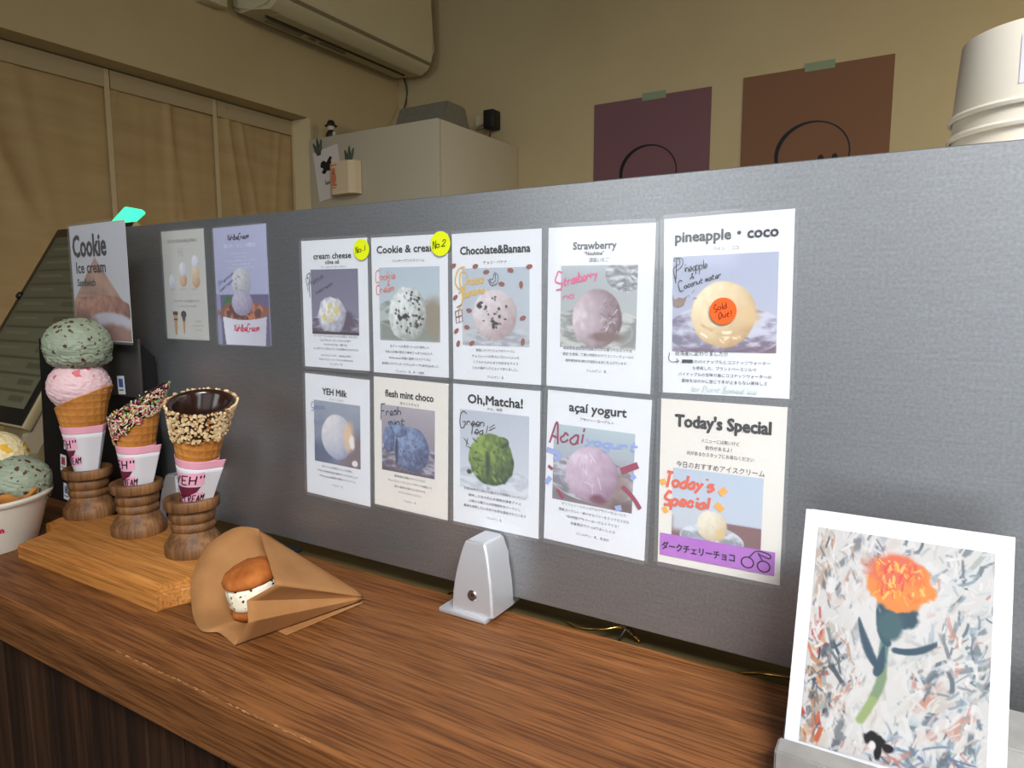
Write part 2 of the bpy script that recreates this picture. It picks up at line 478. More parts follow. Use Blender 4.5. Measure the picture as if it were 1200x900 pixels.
# curtains hanging in the recess, each panel a thing
CLOTH = M('linen', (176, 150, 106), rough=.95, spec=.05, col2=(168, 141, 98), scale=(5, 5, 30), bump=.1, bscale=(300, 300, 300))
SEAM = M('linen_seam', (190, 170, 130), rough=.95, spec=.05)
HEM = M('linen_header', (170, 152, 118), rough=.95, spec=.05)
def curtain(y0, y1, label, seed, folds):
    root = empty('curtain_panel', (X_L - .085, (y0 + y1) / 2, OZ0))
    tag(root, label, 'curtain', 'linen curtain panels in the wall opening')
    ny, nz = 60, 60
    zt = OZ1 - .004 - OZ0
    rnd = random.Random(seed)
    v = []; f = []
    for j in range(nz + 1):
        t = j / nz
        z = zt * t
        for i in range(ny + 1):
            s = i / ny
            y = (s - .5) * (y1 - y0)
            x = .006 * mnoise.fractal(Vector((s * 3 + seed, t * 1.2, seed)), 1.0, 2.0, 3)
            for (fy, dirn, amp) in folds:   # diagonal drag folds from a hanging point at the top
                q = (s - fy) - dirn * (1 - t)
                x += amp * math.exp(-(q / .035) ** 2) * (t ** .7) * (1 if q > 0 else .8)
            x *= min(1, (1 - abs(s - .5) * 2) * 8 + .15)
            v.append((x, y, z))
    for j in range(nz):
        for i in range(ny):
            k = j * (ny + 1) + i; f.append((k, k + 1, k + ny + 2, k + ny + 1))
    cl = pydata('cloth', v, f, CLOTH, root, True)
    md = cl.modifiers.new('thick', 'SOLIDIFY'); md.thickness = .0015
    box('header_hem', .008, .0105, -(y1 - y0) / 2, (y1 - y0) / 2, zt - .05, zt, HEM, root)
    box('side_seam', .008, .0112, (y1 - y0) / 2 - .014, (y1 - y0) / 2 - .001, .06, zt, SEAM, root)
    return root
curtain(-.10, .5535, 'left linen curtain panel with diagonal drag folds', 3, [(.35, .9, .012), (.45, .5, .008), (.62, .3, .006)])
curtain(.5560, .8930, 'middle linen curtain panel, between two dark slits', 8, [(.05, -.5, .006), (.5, .3, .005), (.52, .0, .004)])
curtain(.8950, 1.2130, 'right linen curtain panel against the white jamb', 5, [(.1, .5, .008), (.25, .7, .006), (.8, -.4, .005)])
box_trim = box('trim_1', X_L - .195, X_L + .001, OY1 - .012, OY1 - .0005, OZ0, OZ1 - .001, M('jamb_paint', (208, 192, 150), rough=.7, spec=.2))
structure(box_trim)

# air conditioner, high on the left wall
AC = M('ac_plastic', (196, 186, 150), rough=.5, spec=.3)
ACD = M('ac_dark', (70, 64, 46), rough=.7)
ac = empty('air_conditioner', (X_L, 1.27, 1.19))
tag(ac, 'cream wall-mounted air conditioner above the cabinet', 'air conditioner')
Y0, Y1 = .905 - 1.27, 1.655 - 1.27
prof = [(0.001, .022), (.03, .008), (.10, .001), (.165, -.006), (.195, .008), (.212, .028), (.219, .05), (.221, .08), (.218, .30), (.19, .31), (.001, .31)]
prof = [(x, z + .004) for x, z in prof]
bm = bmesh.new(); add_prism(bm, prof, 'y', Y0, Y1)
es = [e for e in bm.edges if abs(e.verts[0].co.y - e.verts[1].co.y) < 1e-6]
bmesh.ops.bevel(bm, geom=es, offset=.012, segments=3, affect='EDGES')
obj('housing', bm, AC, ac, smooth=True, auto=30)
bm = bmesh.new(); add_prism(bm, [(.108, .0035), (.160, -.0032), (.188, .0105), (.186, .0125), (.159, .0), (.108, .0060)], 'y', Y0 + .055, Y1 - .045)
obj('louver_flap', bm, AC, ac)
bm = bmesh.new(); add_box(bm, .098, .106, Y0 + .05, Y1 - .04, -.0005, .008)
obj('outlet_slot', bm, ACD, ac)
bm = bmesh.new(); add_prism(bm, [(.213, .0265), (.2165, .036), (.214, .037), (.2105, .028)], 'y', Y0 + .012, Y1 - .012)
obj('front_seam', bm, M('ac_seam', (120, 108, 78), rough=.6), ac)
bm = bmesh.new()
add_box(bm, .060, .084, Y0 + .07, Y0 + .22, .0025, .0065); add_box(bm, .066, .076, Y0 + .25, Y0 + .28, .0025, .0065); add_box(bm, .066, .074, Y0 + .30, Y0 + .42, .002, .006)
obj('warning_label', bm, M('ac_label', (140, 132, 104), rough=.6), ac)
jb = box('junction_box', X_L + .0005, X_L + .045, .782, .862, 1.196, 1.285, AC, None, .004)
tag(jb, 'small cream box on the wall left of the air conditioner', 'wall box')
tube_ = tube('power_cable', spline([(X_L + .035, 1.688, 1.225), (X_L + .050, 1.692, 1.17), (X_L + .044, 1.694, 1.12), (X_L + .08, 1.60, .99), (X_L + .16, 1.50, .90)], 8), .0035, M('cable_grey', (70, 64, 52), rough=.6))
tag(tube_, 'thin dark cable hanging below the air conditioner corner', 'cable')

# white cabinet in the corner
CABY, CABX, CABZ = 1.2085, -1.0996, .882
CABM = M('cabinet_white', (184, 175, 152), rough=.6, spec=.3, col2=(180, 170, 146), scale=(2, 2, 2))
cab = empty('cabinet', (-1.385, 1.45, Z_FLOOR))
tag(cab, 'tall white cabinet in the corner behind the steel panel', 'cabinet')
cx, cyy, cz = cab.location
box('carcass', X_L + .002 - cx, CABX - cx, CABY + .018 - cyy, Y_B - .002 - cyy, 0, CABZ - Z_FLOOR, CABM, cab, .002)
box('door', X_L + .004 - cx, CABX - .001 - cx, CABY - cyy, CABY + .0175 - cyy, .08, CABZ - Z_FLOOR, CABM, cab, .002)
# grey wedge speaker on the cabinet
bm = bmesh.new(); add_prism(bm, [(-.085, 0), (.085, 0), (.085, .001), (.055, .078), (.04, .082), (-.05, .082)], 'x', 0, .205)
bmesh.ops.bevel(bm, geom=bm.edges[:], offset=.005, segments=2, affect='EDGES')
sp = obj('router', bm, M('speaker_grey', (112, 108, 92), rough=.7, col2=(104, 100, 86), scale=(90, 90, 90)), None, True, (-1.345, 1.365, CABZ + .0025), 35)
tag(sp, 'grey wedge-shaped device lying on top of the white cabinet', 'device')
# outlet, plug
ol = box('wall_outlet', -1.285, -1.222, 1.689, 1.6995, .968, 1.016, M('outlet_cream', (200, 190, 155), rough=.5), None, .002)
tag(ol, 'small cream outlet plate on the wall beside the black plug', 'outlet')
pl = empty('power_plug', (-1.198, 1.668, .985))
tag(pl, 'black power adapter plugged in above the white cabinet', 'plug')
box('adapter_body', -.023, .023, -.022, .0315, -.032, .036, M('plug_black', (18, 17, 16), rough=.5), pl, .005)
tube('cord', spline([(0, -.005, -.031), (-.004, -.006, -.06), (-.014, -.03, -.096)], 6), .003, M('plug_black', (18, 17, 16)), pl)
cb = tube('cord', spline([(-1.222, 1.684, .985), (-1.262, 1.672, .972), (-1.30, 1.63, .955), (-1.33, 1.55, .889)], 8), .003, M('cable_pale', (150, 140, 112), rough=.6))
tag(cb, 'pale cord running from the outlet to the grey device', 'cable')
# figurine
fg = empty('figurine', (-1.590, 1.236, CABZ + .0005))
tag(fg, 'tiny figurine with a dark hat on the cabinet top', 'figurine')
FD = M('figure_dark', (30, 20, 18), rough=.5); FW = M('figure_white', (190, 180, 158), rough=.6); FY = M('figure_yellow', (180, 140, 50), rough=.6)
lathe('body', [(0, 0), (.017, 0), (.019, .006), (.015, .020), (.009, .028), (0, .029)], FD, fg, 20)
lathe('head', [(0, 0), (.010, .003), (.014, .011), (.013, .018), (.008, .024), (0, .025)], FW, fg, 20, (0, 0, .024))
lathe('hat', [(.0, 0), (.021, .0), (.022, .003), (.015, .006), (.013, .015), (.007, .021), (0, .022)], FD, fg, 20, (0, 0, .040))
for dx in (-.018, .018): lathe('arm', [(0, 0), (.005, .002), (.006, .009), (.004, .016), (0, .018)], FY if dx < 0 else FW, fg, 12, (dx, -.004, .004))
# note, paper pocket, clips on the cabinet door
PAPER = M('white_paper', (226, 222, 216), rough=.7, spec=.2)
nt = empty('note_card', (-1.655, CABY - .001, .845), (0, math.radians(-9), 0))
tag(nt, 'white note card with a black print on the cabinet', 'card')
box('sheet', 0, .122, -.0016, 0, -.185, -.012, M('note_paper', (205, 198, 190), rough=.8), nt)
fl = Flat(); fl.poly([(32, 56), (46, 50), (60, 60), (78, 44), (90, 48), (82, 60), (86, 78), (78, 96), (60, 88), (44, 98), (30, 90), (42, 78), (28, 70)])
fl.build('black_print', ink((32, 28, 28)), nt, .0022)
fl = Flat(); hand(fl, 'lee', 38, 134, 16, 3); fl.build('lettering', ink((96, 90, 88)), nt, .0022)
def clip(x, z, rot, label):
    o = empty('plant_shaped_clip', (x, CABY - .0035, z), (0, rot, 0))
    tag(o, label, 'clip')
    for i, (dx, a, h) in enumerate(((-.008, -.35, .045), (0, 0, .058), (.008, .3, .05))):
        bm = bmesh.new(); add_tube(bm, [(dx * .4, 0, -.02), (dx * .7 + math.sin(a) * h * .3, 0, -.02 + h * .4), (dx + math.sin(a) * h * .8, 0, -.02 + h)], [.004, .006, .002], 8)
        obj('leaf', bm, M('clip_green', (66, 78, 62), rough=.6), o, True)
clip(-1.624, .842, -.15, 'dark green clip holding the white note card')
pk = empty('paper_pocket', (-1.497, CABY - .002, .675))
tag(pk, 'cream paper pocket with a red print on the cabinet', 'paper pocket')
bm = bmesh.new(); add_prism(bm, [(-.060, .0), (.062, .002), (.074, -.002), (.072, -.030), (.05, -.040), (-.03, -.036), (-.062, -.012)], 'z', 0, .108)
obj('pocket', bm, M('pocket_cream', (212, 192, 156), rough=.8), pk)
fl = Flat()
fl.disc(-20, -78, 9, 11); fl.disc(-20, -54, 13, 20); fl.rect(-36, -35, -4, -28); fl.rect(-36, -100, -4, -95); fl.rect(-31, -24, -9, -20)
fl.build('red_print', ink((206, 120, 92)), pk, .0, lambda x, y, d: (x / 1000, -.0385 + .0008 * (x + 20) / 20 * -1 + (0.0 if x > -30 else .012 * (-30 - x) / 32), -y / 1000))
clip(-1.478, .800, .05, 'dark green clip holding the cream paper pocket')

# ---------------- two drawn posters on the back wall
def wall_poster(x0, x1, z1, col, label, cx, cz, r, face, fy):
    h = .60
    root = empty('poster', (x0, Y_B - .001, z1))
    tag(root, label, 'poster', 'line drawing posters on the back wall')
    box('sheet', 0, x1 - x0, -.001, 0, -h, 0, M('poster_' + label.split()[0], col, rough=.85, spec=.1), root)
    fl = Flat(); X = (cx - x0) * 1000; Yv = (z1 - cz) * 1000
    n = 60; vs = []
    for i in range(n + 1):
        a = math.radians(-20 + 330 * i / n)
        w = 3.0 + 6.0 * max(0, math.cos(a - 2.7)) ** 2
        vs += [(X + (r + w) * math.cos(a), Yv - (r * .93 + w) * math.sin(a)), (X + (r - w * .4) * math.cos(a), Yv - (r * .93 - w * .4) * math.sin(a))]
    fl.add(vs, [(2 * i, 2 * i + 1, 2 * i + 3, 2 * i + 2) for i in range(n)])
    for dx in face: fl.disc(X + dx, Yv + fy, 8, 11)
    fl.build('line_drawing', ink((18, 14, 16)), root, .0014)
    tx = (x1 - x0) * .43
    box('tape', tx, tx + .082, -.0018, -.0012, -.012, .012, M('tape_green', (126, 140, 108), rough=.6), root)
wall_poster(-.7897, -.3826, .9899, (118, 84, 88), 'purple poster with a black circle drawing, taped to the back wall', -.588, .742, 96, (12,), 26)
wall_poster(-.2855, .1265, .9997, (122, 88, 66), 'brown poster with a black circle drawing, near the paper cups', -.0765, .748, 100, (24, 62), 14)

# ------------------------------------------------------------------ counter
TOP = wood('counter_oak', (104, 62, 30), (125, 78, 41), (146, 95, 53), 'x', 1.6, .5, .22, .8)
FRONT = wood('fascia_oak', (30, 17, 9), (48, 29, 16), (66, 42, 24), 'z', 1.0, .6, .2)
ct = empty('counter', (0, -.13, Z_FLOOR))
tag(ct, 'long dark oak counter with a rounded worn front edge', 'counter')
CX0, CX1 = -1.6, 1.1
bm = bmesh.new()
add_prism(bm, [(-.2575, 0), (-.007, 0), (-.007, -.062), (-.250, -.062), (-.2545, -.058), (-.2600, -.012), (-.2600, -.0030)], 'x', CX0, CX1)
o = obj('countertop', bm, TOP, ct); o.location = (0, .13, -Z_FLOOR)
md = o.modifiers.new('edge', 'BEVEL'); md.width = .0015; md.segments = 2; md.limit_method = 'ANGLE'
g = random.Random(21); pth = []; rd = []
for i in range(90):
    pth.append((-.36 + i * .0028, -.2588 + g.uniform(-.0004, .0004), -.0013 + g.uniform(-.0004, .0004))); rd.append(g.choice([.0001, .0001, .0002, .0004, .0007, .0010]))
o = tube('worn_edge', pth, rd, M('worn_oak', (168, 122, 76), rough=.8, col2=(120, 80, 44), scale=(300, 300, 300)), ct, 6); o.location = (0, .13, -Z_FLOOR); o['label'] = 'pale chipped wear along the front edge'
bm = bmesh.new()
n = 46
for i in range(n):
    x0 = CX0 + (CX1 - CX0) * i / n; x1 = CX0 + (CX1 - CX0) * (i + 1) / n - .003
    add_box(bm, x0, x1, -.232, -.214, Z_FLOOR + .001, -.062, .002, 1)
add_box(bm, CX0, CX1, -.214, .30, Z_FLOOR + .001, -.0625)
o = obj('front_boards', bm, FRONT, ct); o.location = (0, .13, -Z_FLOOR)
ch = box('rear_channel', CX0, CX1, -.006, .30, -.0620, -.012, M('channel_bronze', (92, 80, 52), rough=.4, metal=.5, col2=(112, 98, 66), scale=(4, 40, 40)), ct, .001)
ch.location = (0, .13, -Z_FLOOR)

# ------------------------------------------------------------------ steel panel and its brackets
def steel():
    m = bpy.data.materials.new('brushed_steel'); m.use_nodes = True
    nt = m.node_tree; N = nt.nodes; K = nt.links; b = N['Principled BSDF']
    b.inputs['Metallic'].default_value = .78; b.inputs['Roughness'].default_value = .42
    tc = N.new('ShaderNodeTexCoord')
    def nz(sc, d):
        mp = N.new('ShaderNodeMapping'); mp.inputs['Scale'].default_value = sc; K.new(tc.outputs['Object'], mp.inputs['Vector'])
        n = N.new('ShaderNodeTexNoise'); n.inputs['Scale'].default_value = 1; n.inputs['Detail'].default_value = d; K.new(mp.outputs[0], n.inputs['Vector']); return n
    n1 = nz((30, 30, 420), 5); n2 = nz((420, 30, 420), 2); n3 = nz((3, 3, 3), 3)
    r = N.new('ShaderNodeValToRGB'); r.color_ramp.elements[0].position = .3; r.color_ramp.elements[1].position = .75
    r.color_ramp.elements[0].color = (*L3((140, 141, 142)), 1); r.color_ramp.elements[1].color = (*L3((164, 166, 168)), 1)
    mx = N.new('ShaderNodeMix'); mx.data_type = 'FLOAT'; mx.inputs[0].default_value = .68
    K.new(n1.outputs['Fac'], mx.inputs[2]); K.new(n2.outputs['Fac'], mx.inputs[3])
    K.new(mx.outputs[0], r.inputs[0]); K.new(r.outputs[0], b.inputs['Base Color'])
    mr = N.new('ShaderNodeMapRange'); mr.inputs[3].default_value = .34; mr.inputs[4].default_value = .42
    K.new(n3.outputs['Fac'], mr.inputs[0]); K.new(mr.outputs[0], b.inputs['Roughness'])
    bp = N.new('ShaderNodeBump'); bp.inputs['Strength'].default_value = .08; bp.inputs['Distance'].default_value = .0005
    K.new(mx.outputs[0], bp.inputs['Height']); K.new(bp.outputs[0], b.inputs['Normal'])
    return m
STEEL = steel()
pan = box('steel_panel', -.795, .68, 0.0, .010, .012, .420, STEEL, None, .0008, 1)
tag(pan, 'long brushed steel splash panel standing along the counter', 'panel')

ALU = M('aluminium', (206, 207, 210), rough=.45, metal=.6, bump=.03, bscale=(400, 400, 400))
def bracket():
    root = empty('panel_bracket', (-.1205, -.022, 0))
    def tr(x): return x + .1205
    box('foot_plate', tr(-.1570), tr(-.1000), -.0245, .042, 0.0002, .0052, ALU, root, .0012)
    bm = bmesh.new()
    lv = []
    for t in np.linspace(0, 1, 9):
        z = .0052 + t * .0725
        hw = .0246 - .0118 * t ** 1.9 if t < 1 else .0120
        fy = -.020 + .006 * t ** 2
        lv.append([(tr(-.1195) - hw + .001 * t, fy, z), (tr(-.1195) + hw, fy, z), (tr(-.1195) + hw, .0215, z), (tr(-.1195) - hw + .001 * t, .0215, z)])
    R = [[bm.verts.new(p) for p in l] for l in lv]
    for a, b in zip(R, R[1:]):
        for i in range(4): bm.faces.new((a[i], a[(i + 1) % 4], b[(i + 1) % 4], b[i]))
    bm.faces.new(R[0][::-1]); bm.faces.new(R[-1])
    es = [e for e in bm.edges if abs(e.verts[0].co.z - e.verts[1].co.z) > .005] + [e for e in bm.edges if min(e.verts[0].co.z, e.verts[1].co.z) > .0776]
    bmesh.ops.bevel(bm, geom=es, offset=.0022, segments=3, affect='EDGES')
    obj('clamp_body', bm, ALU, root, True, auto=35)
    bm = bmesh.new(); add_lathe(bm, [(.0022, .0004), (.0022, .0016), (.0048, .0016), (.0056, .0008), (.0056, 0), (0, 0)], 24)
    s = obj('set_screw', bm, M('screw_steel', (170, 172, 176), rough=.25, metal=1), root, True, auto=30)
    s.rotation_euler = (math.radians(90), 0, 0); s.location = (tr(-.1188), -.0192, .024)
    bm = bmesh.new(); add_lathe(bm, [(0, .0006), (.0022, .0006), (.0022, 0), (0, 0)], 6)
    k = obj('hex_socket', bm, M('socket_dark', (24, 24, 24), rough=.6), s)
    return root
br = bracket(); tag(br, 'silver clamp bracket on the bare counter, below the matcha card', 'bracket', 'silver panel clamp brackets')
def copy_tree(o, parent=None):
    c = o.copy(); COL.objects.link(c)
    if parent is not None: c.parent = parent
    for chd in list(o.children): copy_tree(chd, c)
    return c
b2 = copy_tree(br); b2.location.x = -.6225
tag(b2, 'silver clamp bracket half hidden behind the wooden cone stand', 'bracket', 'silver panel clamp brackets')
# brass wires glinting under the panel
BR = M('brass', (190, 150, 82), rough=.25, metal=1)
def wire(pts, r, mat, label, name='brass_wire'):
    o = tube(name, spline(pts, 8), r, mat); return tag(o, label, 'wire')
wire([(-.185, .002, -.009), (-.172, -.001, .001), (-.160, .006, .003), (-.150, .012, -.010)], .0014, BR, 'brass wire glint left of the bare silver bracket')
wire([(-.045, .020, -.0105), (-.020, .004, -.004), (.004, -.001, .0035), (.020, .010, .0045), (.034, .02, -.0105)], .0012, BR, 'brass wire loop in the gap under the middle of the panel')
wire([(.018, .0, -.0105), (.022, .003, .002), (.026, .010, .006), (.030, .02, -.0105)], .0013, M('wire_black', (16, 15, 14), rough=.5), 'black wire in the gap beside the brass loop', 'black_wire')
wire([(.128, .010, -.010), (.150, -.001, .002), (.172, .001, .003), (.186, .012, -.0105)], .0013, BR, 'brass wire glint beside the flower picture card')
cl = box('cable_clip', -.470, -.405, -.020, -.002, .0003, .006, M('clip_black', (14, 13, 12), rough=.6), None, .001)
tag(cl, 'small flat black block under the panel behind the paper bag', 'clip')

# ------------------------------------------------------------------ menu cards
CW, CH = 103.8, 148.0
WHITE = M('card_white', (236, 237, 240), rough=.55, spec=.3)
CREAM = M('card_cream', (238, 232, 222), rough=.55, spec=.3)
K_ = (22, 20, 24)
def card(x, z, rot, paper, label, film=3.0, w=CW, h=CH):
    root = empty('menu_card', (x, -.0003, z), (0, -rot, 0))
    tag(root, label, 'menu card', 'laminated menu cards on the steel panel')
    box('paper', 0, w / 1000, -.0005, -.0001, -h / 1000, 0, paper, root)
    r = film
    bm = bmesh.new(); add_box(bm, -r / 1000, (w + r) / 1000, -.0019, -.0016, -(h + r) / 1000, r / 1000)
    es = [e for e in bm.edges if abs(e.verts[0].co.y - e.verts[1].co.y) > 1e-5]
    bmesh.ops.bevel(bm, geom=es, offset=.003, segments=4, affect='EDGES')
    obj('laminate_film', bm, FILM, root)
    return root
def title(root, lines, col=K_):
    fl = Flat()
    for (t, x, y, s, fit, bold) in lines: fl.text(t, x, y, s, bold * .95, fit=fit)
    fl.build('title_lettering', ink(col), root, .0009)
def small(root, lines, name='caption_lettering', col=(60, 58, 64)):
    groups = []                       # one mesh per block of lines that stand together
    for ln in lines:
        if groups and name == 'caption_lettering' and ln[1] - groups[-1][-1][1] < 7.5: groups[-1].append(ln)
        else: groups.append([ln])
    for g in groups:
        fl = Flat()
        for (t, y, fit, s, *xx) in g: fl.text(t, xx[0] if xx else 51.9, y, s, .008, fit=fit)
        fl.build(name, ink(col), root, .0009)
def hw(root, items, col, w, name='handwriting', seed=1):
    fl = Flat()
    for i, (t, x, y, h, ang, *ft) in enumerate(items): hand(fl, t, x, y, h, w, ang=ang, seed=seed + i, fit=ft[0] if ft else None)
    return fl.build(name, ink(col), root, .0012)
def dot(root, x, y, r, col, words, sc, wcol, label):
    fl = Flat().disc(x, y, r); o = fl.build('round_sticker', ink(col), root, .0022); o['label'] = label
    md = o.modifiers.new('t', 'SOLIDIFY'); md.thickness = .0003
    fl = Flat()
    for i, (t, dx, dy, h, a, ft) in enumerate(words): hand(fl, t, x + dx, y + dy, h, sc, ang=a, seed=3 + i, fit=ft)
    fl.build('handwriting', ink(wcol), o, .0027)

# 1 cream cheese
c = card(-.3881, .3837, -.0056, WHITE, 'cream cheese olive oil menu card with a yellow sticker, top row')
title(c, [('cream cheese', 50, 21.5, 9.6, 60, .022), ('olive oil', 50, 27.5, 6.4, 22, .02)])
small(c, [('クリームチーズ・オリーブオイル', 32, 40, 2.6), ('クリームチーズにはちみつとレモンを加え、なめらかに', 111.5, 70, 3), ('仕上げました。オリーブオイルの香り', 116.5, 48, 3),
          ('そのままでも一緒でも', 121.5, 38, 3), ('さっぱりとした甘さとチーズの風味がひろがります', 126.5, 72, 3), ('はちみつが入っています。一歳未満のお子様は', 134, 48, 2.4), ('お控えください。オリーブオイルが苦手な方は', 139, 54, 2.4), ('アレルゲン：乳', 145, 20, 2.6)][:7] + [('アレルゲン：乳', 144, 20, 2.6)])
p = Pic(75, 75, 84, (120, 116, 140)).grad((118, 114, 138), (134, 132, 152))
p.rect(0, .86, 1, 1.01, (66, 48, 66)); p.glass(.5, .86, .62, .17, (196, 194, 206), (86, 70, 92), 5, .8)
p.ell(.66, .78, .24, .16, (92, 72, 92), .3, .3, 4)
p.scoop(.45, .70, .30, .27, (246, 246, 244), (150, 150, 168), 3, .3, 7, .5); p.chips(.42, .66, .18, .2, (226, 206, 130), 9, .035, 4); p.rect(0, .955, 1, 1.01, (62, 42, 58))
p.build('photo_print', c, 14.5, 33.5, .0007)
hw(c, [('Premium', 9, 54, 12, -.38, 30), ('icecream', 23, 62, 6, -.38, 30)], (74, 66, 84), .6)
Flat().line([(10, 44), (9, 40), (14, 38), (12, 52), (13, 66)], .9).build('pen_flourish', ink((50, 44, 60)), c, .0012)
dot(c, 97, 13, 11.5, (222, 232, 22), [('No.1', -8, 3, 7, -.12, 15)], 1.0, (70, 74, 20), 'fluorescent yellow round sticker reading No.1')
# 2 cookie & cream
c = card(-.2781, .3823, -.0040, WHITE, 'Cookie & cream menu card with a yellow sticker, top row')
title(c, [('Cookie & cream', 49, 17, 11, 82, .03)])
small(c, [('クッキーアンドクリーム', 27, 44, 3.4), ('生クリームを贅沢にたっぷり使用した', 118.5, 54, 3), ('牛乳と砂糖の配合で後味さっぱりの仕上げ。', 125, 66, 3), ('YEHicecream定番の濃厚ミルクアイスに', 131.5, 58, 3),
          ('自家製ココアクッキーとチョコチップを混ぜ込みました', 138, 78, 3), ('アレルゲン：乳、卵・小麦粉', 146, 40, 2.8)])
p = Pic(83, 79, 92, (176, 190, 198)).grad((182, 196, 206), (196, 206, 210)); p.rect(0, .55, 1, 1.01, (140, 146, 136), 1, .05)
p.glass(.5, .62, .6, .22, (200, 206, 204), (120, 126, 118), 8, .7); p.ell(.9, .68, .18, .25, (150, 140, 120), .4, .4, 2)
p.scoop(.47, .64, .31, .37, (244, 247, 244), (156, 162, 154), 6, .2, 8, .45); p.chips(.47, .60, .27, .33, (60, 60, 62), 46, .013, 6); p.chips(.40, .67, .08, .05, (34, 28, 32), 8, .022, 9); p.chips(.66, .68, .07, .14, (62, 56, 52), 12, .020, 12); p.chips(.58, .42, .16, .1, (46, 46, 52), 12, .016, 15)
p.build('photo_print', c, 10.5, 32.5, .0007)
hw(c, [('Cookie', 6, 46, 13, -.05, 29), ('&', 22, 53, 6, 0), ('Cream', 7, 60, 10, -.1, 26)], (226, 128, 110), 1.0)
dot(c, 96, 10, 12.5, (222, 232, 22), [('No.2', -9, 4, 8, -.1, 17)], 1.0, (70, 74, 20), 'fluorescent yellow round sticker reading No.2')
# 3 chocolate & banana
c = card(-.1688, .3811, .0016, WHITE, 'Chocolate&Banana menu card with drawn cocoa beans, top row')
title(c, [('Chocolate&Banana', 51, 21, 11, 82, .035)])
small(c, [('チョコ・バナナ', 31, 28, 3.6), ('完熟バナナとミルクのアイスに', 118, 46, 3.2), ('チョコレートが所々にゴロッと入った', 124, 56, 3.2), ('こどもから大人まで大好きなアイス', 130, 53, 3.2), ('うちの猫がリクエストで作りました。', 136, 54, 3.2), ('アレルゲン：乳', 144.5, 20, 3)])
p = Pic(79, 77, 92, (184, 194, 204)).grad((186, 196, 206), (190, 194, 200)); p.glass(.5, .9, .62, .16, (206, 208, 212), (146, 148, 158), 3, .6)
p.scoop(.49, .60, .33, .33, (238, 230, 232), (172, 150, 150), 12, .08, 8, .25); p.chips(.48, .60, .24, .26, (54, 44, 48), 22, .014, 22); p.chips(.27, .47, .05, .05, (40, 30, 36), 6, .026, 2); p.chips(.50, .68, .1, .08, (48, 40, 44), 8, .02, 31)
p.build('photo_print', c, 12, 35, .0007)
hw(c, [('Choco', 10, 52, 17, -.1, 30), ('Banana', 13, 64, 10, -.18, 28)], (226, 184, 84), 1.6)
Flat().line([(16, 33), (8, 36), (4, 48), (10, 56), (18, 50)], 1.6).line([(8, 60), (13, 58), (12, 70), (8, 76)], 1.6).build('pen_flourish', ink((226, 184, 84)), c, .0012)
g = random.Random(5)
for (x, y) in ((2, 32), (29, 33), (42, 39), (70, 38), (91, 35), (60, 51), (82, 52), (4, 64), (21, 77), (84, 84), (18, 94), (84, 107), (5, 98), (7, 111), (24, 110)):
    a = g.uniform(-1, 1) + .9; n = 14; fl = Flat()
    fl.poly([(x + 2.2 * math.cos(t) * math.cos(a) - 3.6 * math.sin(t) * math.sin(a), y + 2.2 * math.cos(t) * math.sin(a) + 3.6 * math.sin(t) * math.cos(a)) for t in [2 * math.pi * i / n for i in range(n)]])
    fl.build('cocoa_bean_drawing', ink((150, 84, 64)), c, .0013)
fl = Flat().line([(52, 39), (53, 47), (49, 50), (46, 46), (50, 46), (51, 41)], .6).line([(44, 46), (48, 52), (55, 50), (56, 43), (53, 40)], .6); fl.build('banana_drawing', ink((60, 56, 60)), c, .0014)
fl = Flat().line([(4, 78), (12, 76), (13, 88), (5, 90), (4, 78)], 1.0, 0).line([(5, 84), (12, 82)], 1).line([(6, 74), (12, 71)], 1).line([(8, 78), (9, 89)], .8); fl.build('biscuit_drawing', ink((140, 70, 50)), c, .0014)
# 4 strawberry
c = card(-.0575, .3812, -.010, WHITE, 'Strawberry menu card with pink handwriting, top row', 3.5)
title(c, [('Strawberry', 47, 20.5, 9.4, 43, .03), ('“Nouhime”', 47, 26, 5, 20, .02)], (66, 64, 70))
small(c, [('濃姫いちご', 32, 20, 4.6), ('岐阜県美濃加茂の加藤さんから譲ってもらってる', 112, 68, 3), ('“濃姫”を使用。丁寧に時間をかけてコンフィチュールに', 117.5, 72, 3), ('香料着色料を使わず自然のままに仕上げています。', 123.5, 62, 3), ('アレルゲン：乳', 132, 20, 3)])
p = Pic(75, 75, 92, (172, 176, 180)).grad((176, 182, 188), (186, 188, 180)); p.glass(.88, .12, .3, .2, (214, 218, 222), (120, 120, 122), 4, .8); p.glass(.45, .8, .7, .3, (204, 206, 200), (126, 126, 122), 11, .7)
p.scoop(.49, .64, .33, .36, (222, 206, 212), (116, 92, 96), 9, .07, 6, .14, lx=-.85, ly=-.15, hi=(240, 228, 232)); p.strokes(70, (.56, .40, .76, .84), [(150, 128, 130), (206, 190, 194), (112, 90, 94), (140, 116, 120), (168, 146, 150)], 5, .035, .007, 2.2); p.ell(.62, .86, .2, .06, (130, 104, 100), .4, .6, 3)
p.build('photo_print', c, 14, 35, .0007)
hw(c, [('Strawberry', 9, 55, 17, -.22, 44)], (232, 92, 142), 1.3); hw(c, [('no', 17, 66, 7, -.15)], (232, 110, 150), 1.0, 'handwriting', 8)
